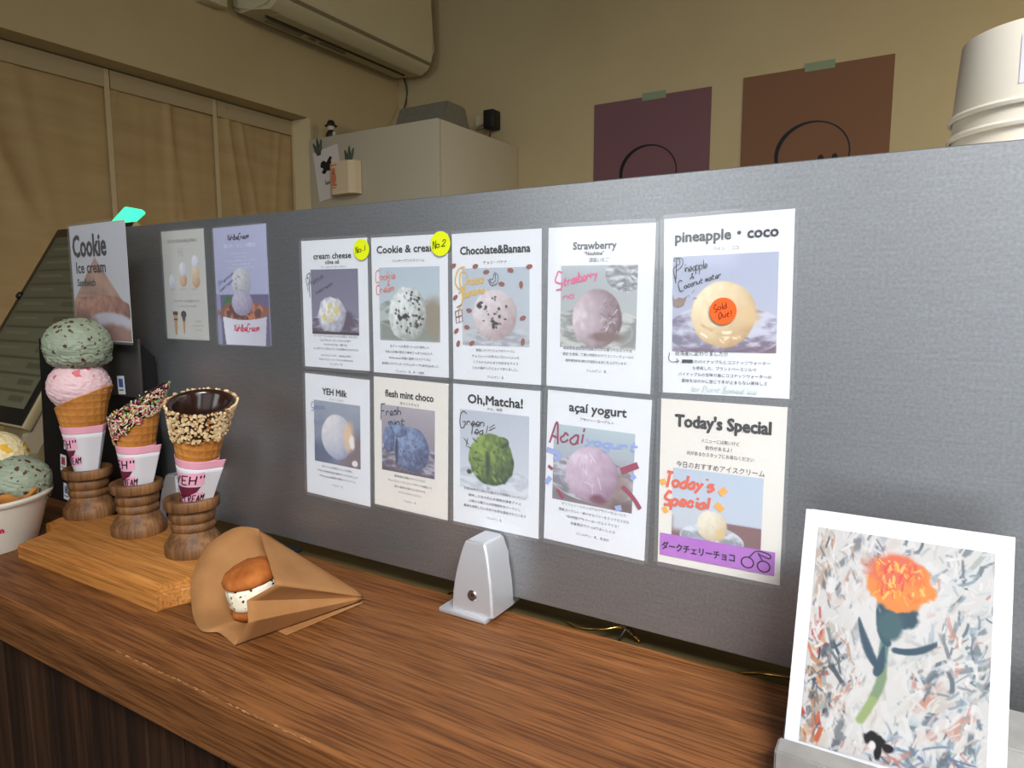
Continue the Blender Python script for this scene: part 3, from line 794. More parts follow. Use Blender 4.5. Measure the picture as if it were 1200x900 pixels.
# 5 pineapple coco
c = card(.0535, .3826, .0180, WHITE, 'pineapple coco menu card with an orange sticker, top row', 3.2)
title(c, [('pineapple・coco', 51, 20, 12, 83, .035)])
small(c, [('パイン・ココ', 28.5, 21, 3.8), ('沖縄産のパイナップルとココナッツウォーター', 121.5, 72, 3.4, 53), ('を使用した、プラントベースソルベ', 127, 52, 3.4), ('パイナップルの甘味の後にココナッツウォーターの', 132.5, 76, 3.4), ('風味をほのかに感じて手が止まらない美味しさ', 138, 70, 3.4)])
p = Pic(85, 80, 110, (178, 184, 202)).grad((176, 182, 204), (186, 190, 206)); p.rect(.7, .85, 1.01, 1.01, (112, 62, 74), 1, .08)
p.glass(.5, .78, .58, .27, (206, 206, 220), (118, 108, 130), 21, .85); p.rect(0, .95, 1, 1.01, (110, 84, 102), .6, .03)
p.scoop(.50, .61, .31, .34, (250, 236, 198), (196, 158, 108), 15, .06, 6, .14, hi=(252, 246, 224)); p.ell(.74, .62, .1, .1, (226, 192, 138), .5, .3, 7, 8, .7); p.strokes(14, (.32, .72, .68, .90), [(224, 196, 146), (250, 240, 210), (210, 176, 126)], 4, .06, .012, .2)
p.build('photo_print', c, 8, 32, .0007)
hw(c, [('Pineapple', 11, 46, 14, -.14, 27), ('&', 23, 51, 4.5, 0), ('Coconut water', 14, 60, 9, -.28, 37)], (52, 48, 58), .7)
Flat().line([(10, 36), (9, 34), (13, 33), (14, 38), (9, 42), (11, 54)], .7).build('pen_flourish', ink((52, 48, 58)), c, .0012)
Flat().poly([(8, 64), (10, 68), (14, 66), (17, 67), (21, 65), (18, 73), (13, 75), (9, 73)]).line([(20, 66), (22, 64), (23, 66)], .5, 0).line([(25, 63), (27, 60)], .6, 0).line([(26, 67), (29, 67)], .6, 0).build('coconut_drawing', ink((150, 128, 118)), c, .0012)
small(c, [('台湾産に変わりました!!!', 115, 44, 4.4, 33)], 'handwritten_note', (34, 32, 36))
Flat().line([(6, 113), (5.5, 119), (9, 121), (14, 120)], .5).line([(12, 118), (14.5, 120), (12, 122)], .5, 0).rect(17, 118.7, 26, 121.5).build('pen_arrow', ink((44, 42, 46)), c, .0012)
hw(c, [('by Plant Based ice', 26, 145, 5, 0, 54)], (200, 218, 216), .7, 'faint_handwriting', 5)
dot(c, 51, 78, 11, (240, 98, 34), [('Sold', -7, 0, 6, -.25, 11), ('Out!', -3, 6, 6, -.2, 11)], .7, (130, 40, 20), 'orange round sticker reading Sold Out!')
# 6 YEH milk
c = card(-.3896, .2273, -.0245, WHITE, 'YEH Milk menu card, leftmost of the bottom row')
title(c, [('YEH Milk', 49, 23, 11, 40, .03)])
small(c, [('イェー・ミルク', 29, 22, 3), ('生クリームを贅沢にたっぷり使用し', 112, 50, 3), ('牛乳と砂糖の配合で後味さっぱりの仕上げ', 118, 66, 3), ('YEHicecream定番の濃厚ミルクアイス', 124, 60, 3), ('アレルゲン：乳', 133, 18, 2.8)])
p = Pic(75, 75, 84, (150, 160, 178)).grad((156, 164, 178), (118, 128, 152)); p.ell(.95, .8, .4, .35, (126, 108, 116), .5); p.ell(.1, .9, .3, .22, (88, 98, 126), .5, .6, 3)
p.scoop(.50, .55, .34, .36, (244, 238, 236), (150, 158, 184), 31, .08, 6, .15); p.ell(.76, .52, .11, .22, (236, 196, 150), .5, .6, 5, 12, .8); p.ell(.82, .6, .06, .1, (246, 240, 232), .4, .9, 7, 14); p.ell(.88, .93, .06, .05, (240, 232, 226), .2, .6, 4)
p.build('photo_print', c, 14.5, 31, .0007)
hw(c, [('Simple', 10, 43, 11, -.12, 24), ('is', 22, 51, 5, 0), ('best!', 15, 60, 7, -.12, 18)], (128, 146, 186), .8)
# 7 mint choco
c = card(-.2791, .2296, -.0215, CREAM, 'flesh mint choco menu card with a blue-grey scoop, bottom row', 2.0)
title(c, [('flesh mint choco', 51, 21, 11, 68, .028)])
small(c, [('生ミントチョコ', 28, 26, 3.6), ('愛知県産の有機ペパーミントから', 111, 44, 3), ('ゆっくりフレーバーとハーブティーを抽出した', 117, 62, 3), ('香料の着色料は使わないさわやかな', 123, 44, 3), ('オリジナルチョコミント', 129, 32, 3), ('アレルゲン：乳', 138, 18, 2.8)])
p = Pic(75, 75, 92, (164, 156, 168)).grad((176, 168, 176), (128, 118, 132)); p.glass(.5, .8, .7, .28, (186, 182, 196), (92, 82, 98), 17, .85); p.rect(0, .95, 1, 1.01, (84, 66, 80), .8, .03)
p.scoop(.57, .62, .33, .34, (144, 164, 200), (66, 76, 112), 41, .12, 8, .5); p.scoop(.28, .36, .2, .11, (146, 168, 204), (70, 82, 118), 45, .5, 9, .5); p.scoop(.14, .52, .12, .2, (132, 150, 190), (66, 76, 112), 48, .5, 9, .5); p.chips(.57, .62, .28, .28, (60, 62, 84), 16, .012, 7); p.ell(.29, .66, .025, .2, (50, 56, 84), .4, .8, 2)
p.build('photo_print', c, 11.5, 30.5, .0007)
hw(c, [('Fresh', 11, 43, 15, -.12, 30), ('mint', 22, 53, 9, -.14, 25)], (48, 66, 92), 1.2)
# 8 matcha
c = card(-.1692, .2283, -.0098, WHITE, 'Oh,Matcha! menu card with a green scoop, bottom row')
title(c, [('Oh,Matcha!', 52, 18.5, 13, 66, .035)])
small(c, [('おぉ、抹茶', 24, 18, 3.6), ('京都640年の山政小山園さんの抹茶をふんだんに', 110.5, 76, 3.2), ('使用した甘さ控えめ濃厚お抹茶アイス', 117, 64, 3.2), ('山政小山園さんは有機肥料をベースとし', 123, 62, 3.2), ('農薬を使用しない方法でお茶を栽培されています', 129, 76, 3.2), ('アレルゲン：乳', 138, 18, 2.8)])
p = Pic(83, 83, 100, (190, 196, 206)).grad((190, 196, 208), (212, 216, 222)); p.glass(.5, .84, .56, .2, (226, 230, 236), (176, 184, 196), 6, .6)
p.scoop(.47, .59, .33, .33, (146, 170, 72), (36, 64, 24), 51, .18, 7, .45); p.strokes(40, (.22, .34, .72, .86), [(60, 92, 36), (166, 186, 92), (44, 70, 26), (132, 160, 66)], 7, .035, .012, .8); p.scoop(.62, .36, .1, .07, (120, 150, 60), (34, 60, 24), 55, .5, 12, .6); p.ell(.42, .66, .03, .2, (40, 66, 30), .6, 1, 3, 12); p.ell(.14, .78, .035, .03, (40, 60, 30), .3, .8, 4)
p.build('photo_print', c, 9, 26, .0007)
hw(c, [('Green', 9, 42, 17, -.02, 31), ('Tea', 22, 50, 11, -.02, 17)], (40, 42, 48), 1.0)
Flat().line([(46, 42), (52, 38)], .8, 0).line([(45, 45), (53, 41)], .8, 0).line([(14, 56), (20, 62)], .8, 0).line([(19, 56), (17, 64), (24, 66)], .8, 0).line([(42, 48), (44, 40)], .8, 0).build('leaf_doodles', ink((40, 42, 48)), c, .0012)
# 9 acai
c = card(-.0571, .2294, -.0244, WHITE, 'açaí yogurt menu card with crimson confetti doodles, bottom row', 3.5)
title(c, [('açaí yogurt', 52, 18, 12, 58, .03)])
small(c, [('アサイー・ヨーグルト', 26, 34, 3.6), ('ポリフェノールたっぷりのアサイーピューレと', 110, 66, 3.2), ('国産ヨーグルト・鮮やかなベリーをミックスさせた', 116, 72, 3.2), ('YEH特製アサイーヨーグルトアイス！', 122, 54, 3.2), ('栄養満点でさっぱりおいしいよ', 128, 46, 3.2), ('アレルゲン：乳、乳成分', 137, 34, 3)], col=(84, 76, 96))
p = Pic(82, 74, 100, (184, 200, 206)).grad((184, 200, 206), (150, 146, 156)); p.rect(0, .82, 1, 1.01, (120, 108, 110), 1, .08); p.glass(.5, .66, .56, .3, (206, 208, 214), (124, 118, 128), 14, .8)
p.ell(.74, .75, .24, .3, (140, 116, 110), .5, .4, 5, 9, .8)
p.scoop(.49, .60, .33, .36, (226, 206, 222), (150, 118, 140), 61, .10, 5, .2, hi=(238, 224, 236)); p.strokes(26, (.26, .36, .7, .84), [(186, 158, 178), (236, 222, 234), (200, 174, 192)], 9, .06, .006, 1.2); p.ell(.6, .9, .1, .06, (120, 60, 80), .5, .8, 3); p.rect(.75, .88, 1.01, 1.01, (104, 76, 74), .8, .06)
p.build('photo_print', c, 8, 32, .0007)
hw(c, [('Acai', 4, 48, 22, -.0, 36)], (156, 44, 84), 1.9); hw(c, [('yogurt', 42, 47, 11, .02, 52)], (150, 170, 222), 1.9, 'blue_handwriting')
Flat().line([(78, 68), (94, 60)], 6, 0).line([(80, 82), (90, 90), (98, 100)], 4).line([(3, 74), (8, 77)], 3, 0).line([(14, 96), (20, 104)], 3, 0).build('crimson_strokes', ink((160, 46, 80)), c, .0012)
Flat().line([(1, 58), (14, 61), (10, 68)], 5).line([(1, 92), (6, 85)], 5, 0).line([(88, 74), (92, 70)], 4, 0).line([(74, 104), (80, 102)], 5, 0).build('blue_strokes', ink((158, 172, 222)), c, .0013)
# 10 today's special
c = card(.0551, .2292, .0039, CREAM, "Today's Special menu card with a purple bottom strip", 3.2)
title(c, [("Today's Special", 53, 23, 14.5, 80, .045)])
small(c, [('メニューには無いけど', 35, 32, 4), ('新作があるよ！', 41, 22, 4), ('何があるかスタッフにお尋ねください', 47, 56, 4)]); small(c, [('今日のおすすめアイスクリーム', 58.5, 74, 6)], 'japanese_heading', (44, 40, 40))
p = Pic(76, 74, 96, (196, 206, 218)).grad((190, 202, 218), (204, 212, 222)); p.rect(0, .58, 1, 1.01, (132, 92, 92), 1, .01); p.rect(0, .5, .6, .75, (200, 206, 214), 1, .05)
p.glass(.46, .80, .36, .17, (226, 232, 238), (150, 160, 172), 4, .9); p.scoop(.46, .64, .17, .18, (246, 240, 222), (206, 186, 150), 7, .15, 12, .25); p.ell(.56, .72, .05, .08, (226, 196, 130), .4, .7, 4, 14, .7)
p.build('photo_print', c, 12, 60, .0007)
hw(c, [("Today's", 5, 76, 14, .02, 44), ('Special', 5, 93, 13, -.0, 40)], (232, 98, 62), 2.4)
Flat().line([(53, 78), (58, 73)], 5.5, 0).line([(50, 87), (56, 92)], 5.5, 0).line([(1, 75), (6, 73)], 5, 0).line([(4, 100), (8, 98)], 5.5, 0).build('orange_strokes', ink((250, 176, 60)), c, .0011)
fl = Flat().rect(2, 120.5, 99.5, 140.5); o = fl.build('purple_strip', M('purple_tape', (190, 112, 208), rough=.5, col2=(182, 104, 202), scale=(60, 60, 60)), c, .0013); o['label'] = 'purple strip handwritten in Japanese'
fl = Flat().text('ダークチェリーチョコ', 36, 134.5, 8, .03, fit=64); fl.build('handwriting', ink((46, 28, 60)), o, .0016)
fl = Flat()
for (x, y) in ((78, 133), (91, 134)): fl.line([(x + 5 * math.cos(t), y + 4.6 * math.sin(t)) for t in [i * .6283 for i in range(11)]], 1.1, 3)
fl.line([(79, 128.5), (85, 122), (95, 123), (95, 126.5), (86, 124)], 1.0).line([(90, 129.5), (86, 123)], 1.0); fl.build('cherry_drawing', ink((46, 28, 60)), o, .0016)

# narrow posters on the left of the panel
LOGO_R = (206, 36, 78); LOGO_K = (34, 30, 70)
def logo(fl, x, y, h, w, fit, seed=4):
    hand(fl, 'Yeh!IceCream', x, y, h, w, slant=.25, ang=-.02, sp=.55, seed=seed, fit=fit)
c = card(-.6640, .4082, .0, M('leaflet_grey', (206, 204, 196), rough=.5), 'grey scoop-size price leaflet at the far left of the panel', 2.0, 93, 147); c.name = 'leaflet'; c['group'] = 'tall leaflets at the left of the panel'; c['category'] = 'leaflet'
fl = Flat().text('SCOOP SIZE & PRICE MENU', 46, 16, 6, .02, fit=64); fl.build('title_lettering', ink((160, 156, 146)), c, .0009)
small(c, [('シングル', 26, 12, 3, 41), ('ダブル', 30, 12, 3, 41), ('トリプル', 34, 12, 3, 41), ('ひとつ', 80, 10, 3.4, 20), ('ふたつ', 80, 13, 3.4, 43), ('みっつ', 80, 12, 3.4, 68), ('カップかコーンをお選びください', 96, 58, 3.4, 50), ('コーンのトッピングもできます', 103, 40, 3, 50), ('トッピング', 123, 12, 3.4, 72), ('チョコとスプリンクル', 129, 24, 3, 72), ('チョコとナッツ', 135, 14, 3, 72)], col=(110, 106, 98))
p = Pic(70, 52, 84, (206, 204, 196))
p.scoop(.10, .66, .105, .19, (240, 240, 244), (190, 190, 200), 3, .1); p.scoop(.46, .62, .12, .18, (226, 196, 160), (190, 150, 112), 4, .1); p.scoop(.46, .35, .11, .19, (242, 242, 246), (196, 196, 206), 5, .1)
p.scoop(.86, .66, .12, .17, (226, 190, 150), (190, 146, 108), 6, .1); p.scoop(.86, .42, .12, .17, (236, 216, 184), (206, 176, 136), 7, .1); p.scoop(.86, .17, .11, .17, (242, 242, 246), (196, 196, 206), 8, .1)
p.build('photo_print', c, 12, 34, .0007)
fl = Flat().poly([(18, 110), (27, 110), (24, 140), (22, 142), (20, 140)]).poly([(37, 112), (45, 112), (42, 138), (40.5, 141), (39, 138)]); fl.build('cone_pictures', ink((196, 152, 96)), c, .0009)
fl = Flat().rect(17, 109, 28, 114).rect(18, 119, 27, 121).disc(41, 113, 6, 5).poly([(36, 114), (46, 114), (43, 122), (39, 122)]); fl.build('chocolate_pictures', ink((62, 40, 40)), c, .001)
c = card(-.5510, .4070, .004, M('leaflet_violet', (188, 190, 216), rough=.5), 'violet leaflet showing scoops in a white paper cup', 2.0, 102, 150); c.name = 'leaflet'; c['group'] = 'tall leaflets at the left of the panel'; c['category'] = 'leaflet'
p = Pic(102, 150, 110, (180, 182, 212)).grad((186, 188, 218), (172, 174, 206)); p.rect(0, .57, 1.01, 1.01, (104, 92, 130), 1, .006); p.rect(.0, .57, .08, 1.01, (150, 150, 190), 1, .006)
p.ell(.24, .66, .12, .09, (58, 110, 70), .1, .3, 3)
p.ell(.52, .72, .46, .09, (150, 84, 56), .08, .5, 4, 14); p.chips(.52, .72, .42, .06, (196, 120, 84), 26, .04, 3); p.chips(.52, .73, .42, .06, (98, 50, 36), 20, .035, 5)
p.scoop(.50, .47, .185, .125, (226, 226, 226), (160, 160, 172), 7, .06, 12, .25); p.scoop(.50, .64, .20, .11, (206, 198, 218), (140, 130, 160), 9, .08, 12, .3); p.chips(.5, .46, .14, .1, (150, 150, 150), 12, .012, 3)
m = (np.abs((p.u - .53)) < (.42 - .17 * (p.v - .75))) * (p.v > .755 + .03 * (1 - ((p.u - .53) / .42) ** 2)) * 1.0
p.c = p.c * (1 - m[..., None]) + (np.array((222, 220, 232)) - 40 * np.clip((p.u[..., None] - .5), -1, 1)) / 255 * m[..., None]
p.build('photo_print', c, 0, 0, .0007)
fl = Flat(); logo(fl, 28, 16.5, 8, 1.2, 42); fl.build('logo_lettering', ink(LOGO_K), c, .0009)
fl = Flat(); logo(fl, 32, 132, 10, 1.5, 50); fl.build('cup_logo_lettering', ink(LOGO_R), c, .0009)
small(c, [('選べる・ミニ・の贅沢♪', 26, 62, 5.6)], 'heading_lettering', (236, 236, 246))
small(c, [('小さな子にもうれしい', 35, 38, 3.4), ('ミニサイズです', 39.5, 24, 3.4), ('いろんな味をすこしずつ', 44, 60, 3.4), ('たのしめます', 48.5, 36, 3.4), ('スタッフまでどうぞ', 53, 50, 3.4)], 'caption_lettering', (224, 224, 238))
hw(c, [('Premium', 8, 74, 6, -.45), ('icecream', 8, 82, 5, -.45)], (92, 96, 140), .6)

# ------------------------------------------------------------------ black display stand with the cookie poster, kiosk behind it
BLK = M('stand_black', (16, 15, 15), rough=.55, spec=.3)
GRY = M('stand_charcoal', (52, 50, 48), rough=.6)
st = empty('display_stand', (-.80, -.04, 0))
tag(st, 'black display stand behind the cones with payment stickers', 'stand')
def lean(v): return v
bm = bmesh.new(); add_prism(bm, [(-.004, .0003), (.032, .0003), (.032, .235), (.012, .255), (.004, .255)], 'x', -.150, .115)
obj('back_board', bm, BLK, st)
box('poster_holder', .02, .130, -.0005, .0035, .18, .262, GRY, st, .001)
box('support_post', .050, .090, .006, .012, .25, .38, BLK, st)
for (x, z, a, col, w) in ((-.089, .063, .05, (196, 60, 60), 1), (-.083, .018, .05, (120, 130, 160), 1), (-.076, .098, .05, (60, 160, 190), 1), (.084, .196, -.05, (60, 96, 170), 1)):
    y0 = -.0052 + (.008 * z / .255)
    if x > 0: y0 = -.0012
    fl = Flat().rect(-9, -13, 9, 13)
    o = fl.build('payment_sticker', ink((222, 224, 226)), st, 0); o.location = (x, y0, z); o.rotation_euler = (math.radians(-1.8) if x < 0 else 0, a, 0)
    Flat().rect(-5.5, -9, 5.5, 3).build('payment_symbol', ink(col), o, .0004)
    Flat().rect(-6, 6, 6, 7.6).rect(-3, -5, 3, -1).build('sticker_lettering', ink((235, 236, 238) if False else (90, 90, 96)), o, .0006)
# cookie poster
cp = empty('cookie_poster', (-.8040, -.0505, .4185), (0, 0, math.radians(-3)))
tag(cp, 'Cookie Ice cream Sandwich poster held above the black stand', 'poster')
PW, PH = 155, 160
box('paper', 0, PW / 1000, -.0005, -.0001, -PH / 1000, 0, M('poster_pale', (214, 212, 212), rough=.5), cp)
p = Pic(PW - 2, PH - 2, 130, (206, 206, 208)).grad((208, 208, 212), (196, 194, 196))
tri = sst(-.01, .01, (p.v - .28) - np.abs(p.u - .44) * .85) * (p.u > -1)
n = fbm(p.u * 5, p.v * 5, 3)
kr = np.array((176, 138, 118))[None, None] * (.8 + .4 * n[..., None])
p.c = p.c * (1 - tri[..., None]) + kr / 255 * tri[..., None]
p.scoop(.50, .76, .52, .16, (196, 140, 116), (120, 74, 58), 8, .15, 10, .5); p.ell(.62, .90, .45, .14, (196, 190, 200), .12, .3, 4, 8); p.ell(.66, .98, .42, .12, (150, 104, 92), .2, .4, 4, 8); p.ell(.12, .95, .3, .2, (122, 84, 66), .3, .3, 6)
p.build('photo_print', cp, 1, 1, .0007)
fl = Flat(); fl.text('Cookie', 55, 43, 42, .03, fit=96).text('Ice cream', 56, 66, 22, .02, fit=84).text('Sandwich', 41, 84, 14, .02, fit=52)
fl.build('title_lettering', ink((38, 34, 40)), cp, .001)
fl = Flat().text('クッキーアイスサンド', 41, 95, 4, .01, fit=50).text('冷たいまましっとり', 41, 102, 4, .01, fit=50); fl.build('caption_lettering', ink((120, 88, 76)), cp, .001)
bm = bmesh.new(); add_box(bm, -.003, (PW + 3) / 1000, -.0019, -.0016, -(PH + 3) / 1000, .003); obj('laminate_film', bm, FILM, cp)

# ordering kiosk (tilted screen)
kx0, kx1 = -1.245, -.98
ka = Vector((0, .1476, .4546)); kb = Vector((0, -.0582, .1141)); kd = (kb - ka); kl = kd.length
tilt = math.atan2(-kd.y, -kd.z)
ks = empty('ordering_kiosk', (kx1, .1476, .4546), (-tilt, 0, 0))
tag(ks, 'tilted tablet ordering kiosk with a dark frame, left of the panel', 'kiosk')
kw = kx1 - kx0
RIM = M('kiosk_rim', (176, 158, 118), rough=.4, metal=.3)
box('rear_shell', -kw - .003, .003, .001, .016, -kl - .003, .003, RIM, ks, .003)
box('bezel', -kw + .001, -.001, -.001, .004, -kl + .001, -.001, M('kiosk_bezel', (26, 24, 22), rough=.35), ks, .001)
sc_ = Pic((kw - .036) * 1000, (kl - .050) * 1000, 110, (116, 114, 92))
sc_.grad((80, 78, 60), (98, 96, 74))
for i in range(11):
    v0 = .04 + i * .087
    sc_.rect(.02, v0, .98, v0 + .012, (68, 66, 50)); sc_.rect(.70, v0 + .03, .92, v0 + .06, (72, 70, 54), .8)
    sc_.rect(.08, v0 + .035, .45, v0 + .048, (112, 108, 86), .6)
sc_.build('screen', ks, -(kw - .018) * 1000, 22, .0016)
bm = bmesh.new(); add_lathe(bm, [(0, .006), (.006, .006), (.0075, .003), (.0075, 0), (0, 0)], 20)
kn = obj('knob', bm, M('knob_black', (12, 12, 12), rough=.4), ks, True, auto=40); kn.rotation_euler = (math.radians(90), 0, 0); kn.location = (-kw + .012, -.0012, -.155)
GL = M('status_light_green', (60, 225, 160), rough=.3, emit=1.5)
bm = bmesh.new(); add_prism(bm, [(-.090, .001), (-.030, .001), (-.004, .030), (-.066, .042)], 'y', .002, .014)
bmesh.ops.bevel(bm, geom=bm.edges[:], offset=.002, segments=2, affect='EDGES')
obj('status_light', bm, GL, ks, True, auto=40)
# stand leg, resting on the counter
bm = bmesh.new(); add_prism(bm, [(-.02, .0004), (.075, .0004), (.075, .03), (.095, .30), (.075, .30), (.0, .06)], 'x', -1.20, -1.03)
lg = obj('stand_leg', bm, RIM, ks); lg.matrix_parent_inverse = (Matrix.Translation(ks.location) @ ks.rotation_euler.to_matrix().to_4x4()).inverted()
bm = bmesh.new(); add_prism(bm, [(-.055, .068), (-.037, .066), (-.004, .122), (-.019, .150), (-.05, .096)], 'x', -1.0, -.983)
lg = obj('side_arm', bm, M('kiosk_arm', (158, 142, 116), rough=.5), ks); lg.matrix_parent_inverse = (Matrix.Translation(ks.location) @ ks.rotation_euler.to_matrix().to_4x4()).inverted()

# ------------------------------------------------------------------ cone display: plaque and three turned cups
PLQ = wood('plaque_oak', (172, 112, 52), (184, 122, 60), (196, 136, 72), 'x', 1.6, .5, .2)
CUP = wood('turned_walnut', (84, 56, 31), (120, 82, 48), (146, 104, 64), 'z', 1.2, .5, .3)
ZB = .0235
ds = empty('cone_holder', (-.545, -.118, 0))
tag(ds, 'wooden plaque with three turned cups holding the display cones', 'cone holder')
def plaque(inset):
    """rectangle with quarter-circle coved corners, inset by a distance"""
    hx0, hx1, hy0, hy1 = -.203, .203, -.078, .074
    pass
    pts = []
    for (sx, sy, a0, a1) in ((-1, -1, 90, 0), (1, -1, 180, 90), (1, 1, 270, 180), (-1, 1, 360, 270)):
        ccx = hx0 if sx < 0 else hx1; ccy = hy0 if sy < 0 else hy1
        r = .059 + inset
        # arc about the corner, clipped by the inset straight edges
        da = math.degrees(math.asin(min(1, inset / r)))
        for k in range(13):
            a = math.radians(a0 - da + (a1 - a0 + 2 * da) * k / 12)
            pts.append((ccx + r * math.cos(a), ccy + r * math.sin(a)))
    return pts
bm = bmesh.new()
rings = []
for (ins, z) in ((0, 0.0003), (0, ZB - .0078), (.0008, ZB - .0068), (.0050, ZB - .0062), (.0054, ZB - .0040), (.0085, ZB - .0030), (.0115, ZB - .0008), (.0140, ZB)):
    rings.append([bm.verts.new((x, y, z)) for x, y in plaque(ins)])
for a, b in zip(rings, rings[1:]):
    for i in range(len(a)): bm.faces.new((a[i], a[(i + 1) % len(a)], b[(i + 1) % len(a)], b[i]))
bm.faces.new(rings[0][::-1]); bm.faces.new(rings[-1])
obj('plaque', bm, PLQ, ds, True, auto=25)
STANDS = [(-.7165, -.0945), (-.5890, -.1010), (-.4670, -.1070)]
cprof = [(0, 0), (.0312, 0), (.0318, .002), (.0318, .0115), (.0300, .0135), (.0285, .0165), (.0255, .0215), (.0228, .0255), (.0218, .0275), (.0236, .0290), (.0245, .0320), (.0240, .0350), (.0222, .0370), (.0218, .0378),
         (.0236, .0390), (.0250, .0430), (.0248, .0475), (.0232, .0510), (.0225, .0522), (.0285, .0530), (.0300, .0545), (.0302, .0640), (.0292, .0655), (.0238, .0655), (.0225, .0630), (.0180, .0260), (0, .0250)]
for (x, y) in STANDS:
    lathe('turned_cup', cprof, CUP, ds, 56, (x + .545, y + .118, ZB), auto=50)

# cones
WAF = M('waffle', (196, 132, 62), rough=.65, spec=.3, col2=(170, 106, 44), scale=(26, 26, 26), bump=.3, bscale=(160, 160, 160), sss=.05)
SLV = M('sleeve_white', (206, 202, 204), rough=.6, spec=.25)
PNK = M('sleeve_pink', (226, 160, 176), rough=.6, spec=.25)
CHO = M('chocolate', (46, 26, 18), rough=.18, spec=.6)
def scoop_mat(name, col, col2, fleck, fscale, fth, fcol2=None):
    m = bpy.data.materials.new(name); m.use_nodes = True
    nt = m.node_tree; N = nt.nodes; K = nt.links; b = N['Principled BSDF']; b.inputs['Roughness'].default_value = .55
    b.inputs['Subsurface Weight'].default_value = .12; b.inputs['Subsurface Radius'].default_value = (.01, .008, .006); b.inputs['Subsurface Scale'].default_value = .3
    tc = N.new('ShaderNodeTexCoord')
    n = N.new('ShaderNodeTexNoise'); n.inputs['Scale'].default_value = 90; n.inputs['Detail'].default_value = 4; K.new(tc.outputs['Object'], n.inputs['Vector'])
    mx = N.new('ShaderNodeMix'); mx.data_type = 'RGBA'; K.new(n.outputs['Fac'], mx.inputs[0]); mx.inputs[6].default_value = (*L3(col), 1); mx.inputs[7].default_value = (*L3(col2), 1)
    n2 = N.new('ShaderNodeTexNoise'); n2.inputs['Scale'].default_value = 60; K.new(tc.outputs['Object'], n2.inputs['Vector'])
    ad = N.new('ShaderNodeVectorMath'); ad.operation = 'MULTIPLY_ADD'; ad.inputs[1].default_value = (.012, .012, .012); K.new(n2.outputs['Color'], ad.inputs[0]); K.new(tc.outputs['Object'], ad.inputs[2])
    v = N.new('ShaderNodeTexVoronoi'); v.inputs['Scale'].default_value = fscale; K.new(ad.outputs[0], v.inputs['Vector'])
    sep = N.new('ShaderNodeSeparateColor'); K.new(v.outputs['Color'], sep.inputs[0])
    th = N.new('ShaderNodeMath'); th.operation = 'MULTIPLY_ADD'; th.inputs[1].default_value = fth * 1.6; th.inputs[2].default_value = -fth * .35; K.new(sep.outputs[0], th.inputs[0])
    lt = N.new('ShaderNodeMath'); lt.operation = 'LESS_THAN'; K.new(v.outputs['Distance'], lt.inputs[0]); K.new(th.outputs[0], lt.inputs[1])
    m2 = N.new('ShaderNodeMix'); m2.data_type = 'RGBA'; K.new(lt.outputs[0], m2.inputs[0]); K.new(mx.outputs[2], m2.inputs[6]); m2.inputs[7].default_value = (*L3(fleck), 1)
    K.new(m2.outputs[2], b.inputs['Base Color'])
    return m
MINT = scoop_mat('mint_ice_cream', (150, 158, 134), (136, 148, 126), (84, 50, 30), 150, .40)
STRAW = scoop_mat('strawberry_ice_cream', (228, 194, 194), (220, 182, 184), (208, 104, 112), 60, .28)
MANGO = scoop_mat('vanilla_mango_ice_cream', (236, 220, 176), (230, 206, 150), (232, 178, 54), 45, .45)
def scoop(name, rx, rz, mat, parent, loc, seed, skirt=True, rot=0, amp=.0013):
    bm = bmesh.new(); bmesh.ops.create_icosphere(bm, subdivisions=6, radius=1)
    for v in bm.verts:
        d = v.co.copy()
        q = Vector((d.x * 1.6 + d.z * 2.5, d.y * 1.6, d.z * 8 + d.x * 3)) + Vector((seed * 7.1, 0, 0))     # scrape lines run round the ball
        r1 = 1 - abs(mnoise.noise(q * 2.2)) * 2
        r2 = mnoise.fractal(d * 7 + Vector((0, seed, 0)), 1, 2, 4)
        disp = amp * (.9 * r1 + .6 * r2)
        lob = .03 * mnoise.noise(d * 1.6 + Vector((seed, 3, 1)))
        x, y, z = d.x * rx, d.y * rx, d.z * rz
        if skirt and d.z < -.35:
            t = min(1, (-.35 - d.z) / .25)
            rr = 1 + .10 * t * (1 + .8 * mnoise.noise(Vector((d.x * 5, d.y * 5, seed)))) * (1 if d.z > -.75 else .3)
            x *= rr; y *= rr
            disp += amp * 1.3 * t * mnoise.noise(d * 13 + Vector((seed, 0, 0)))
        v.co = Vector((x, y, z)) * (1 + lob) + d * disp
    o = obj(name, bm, mat, parent, True, loc); o.rotation_euler = (0, 0, rot)
    return o
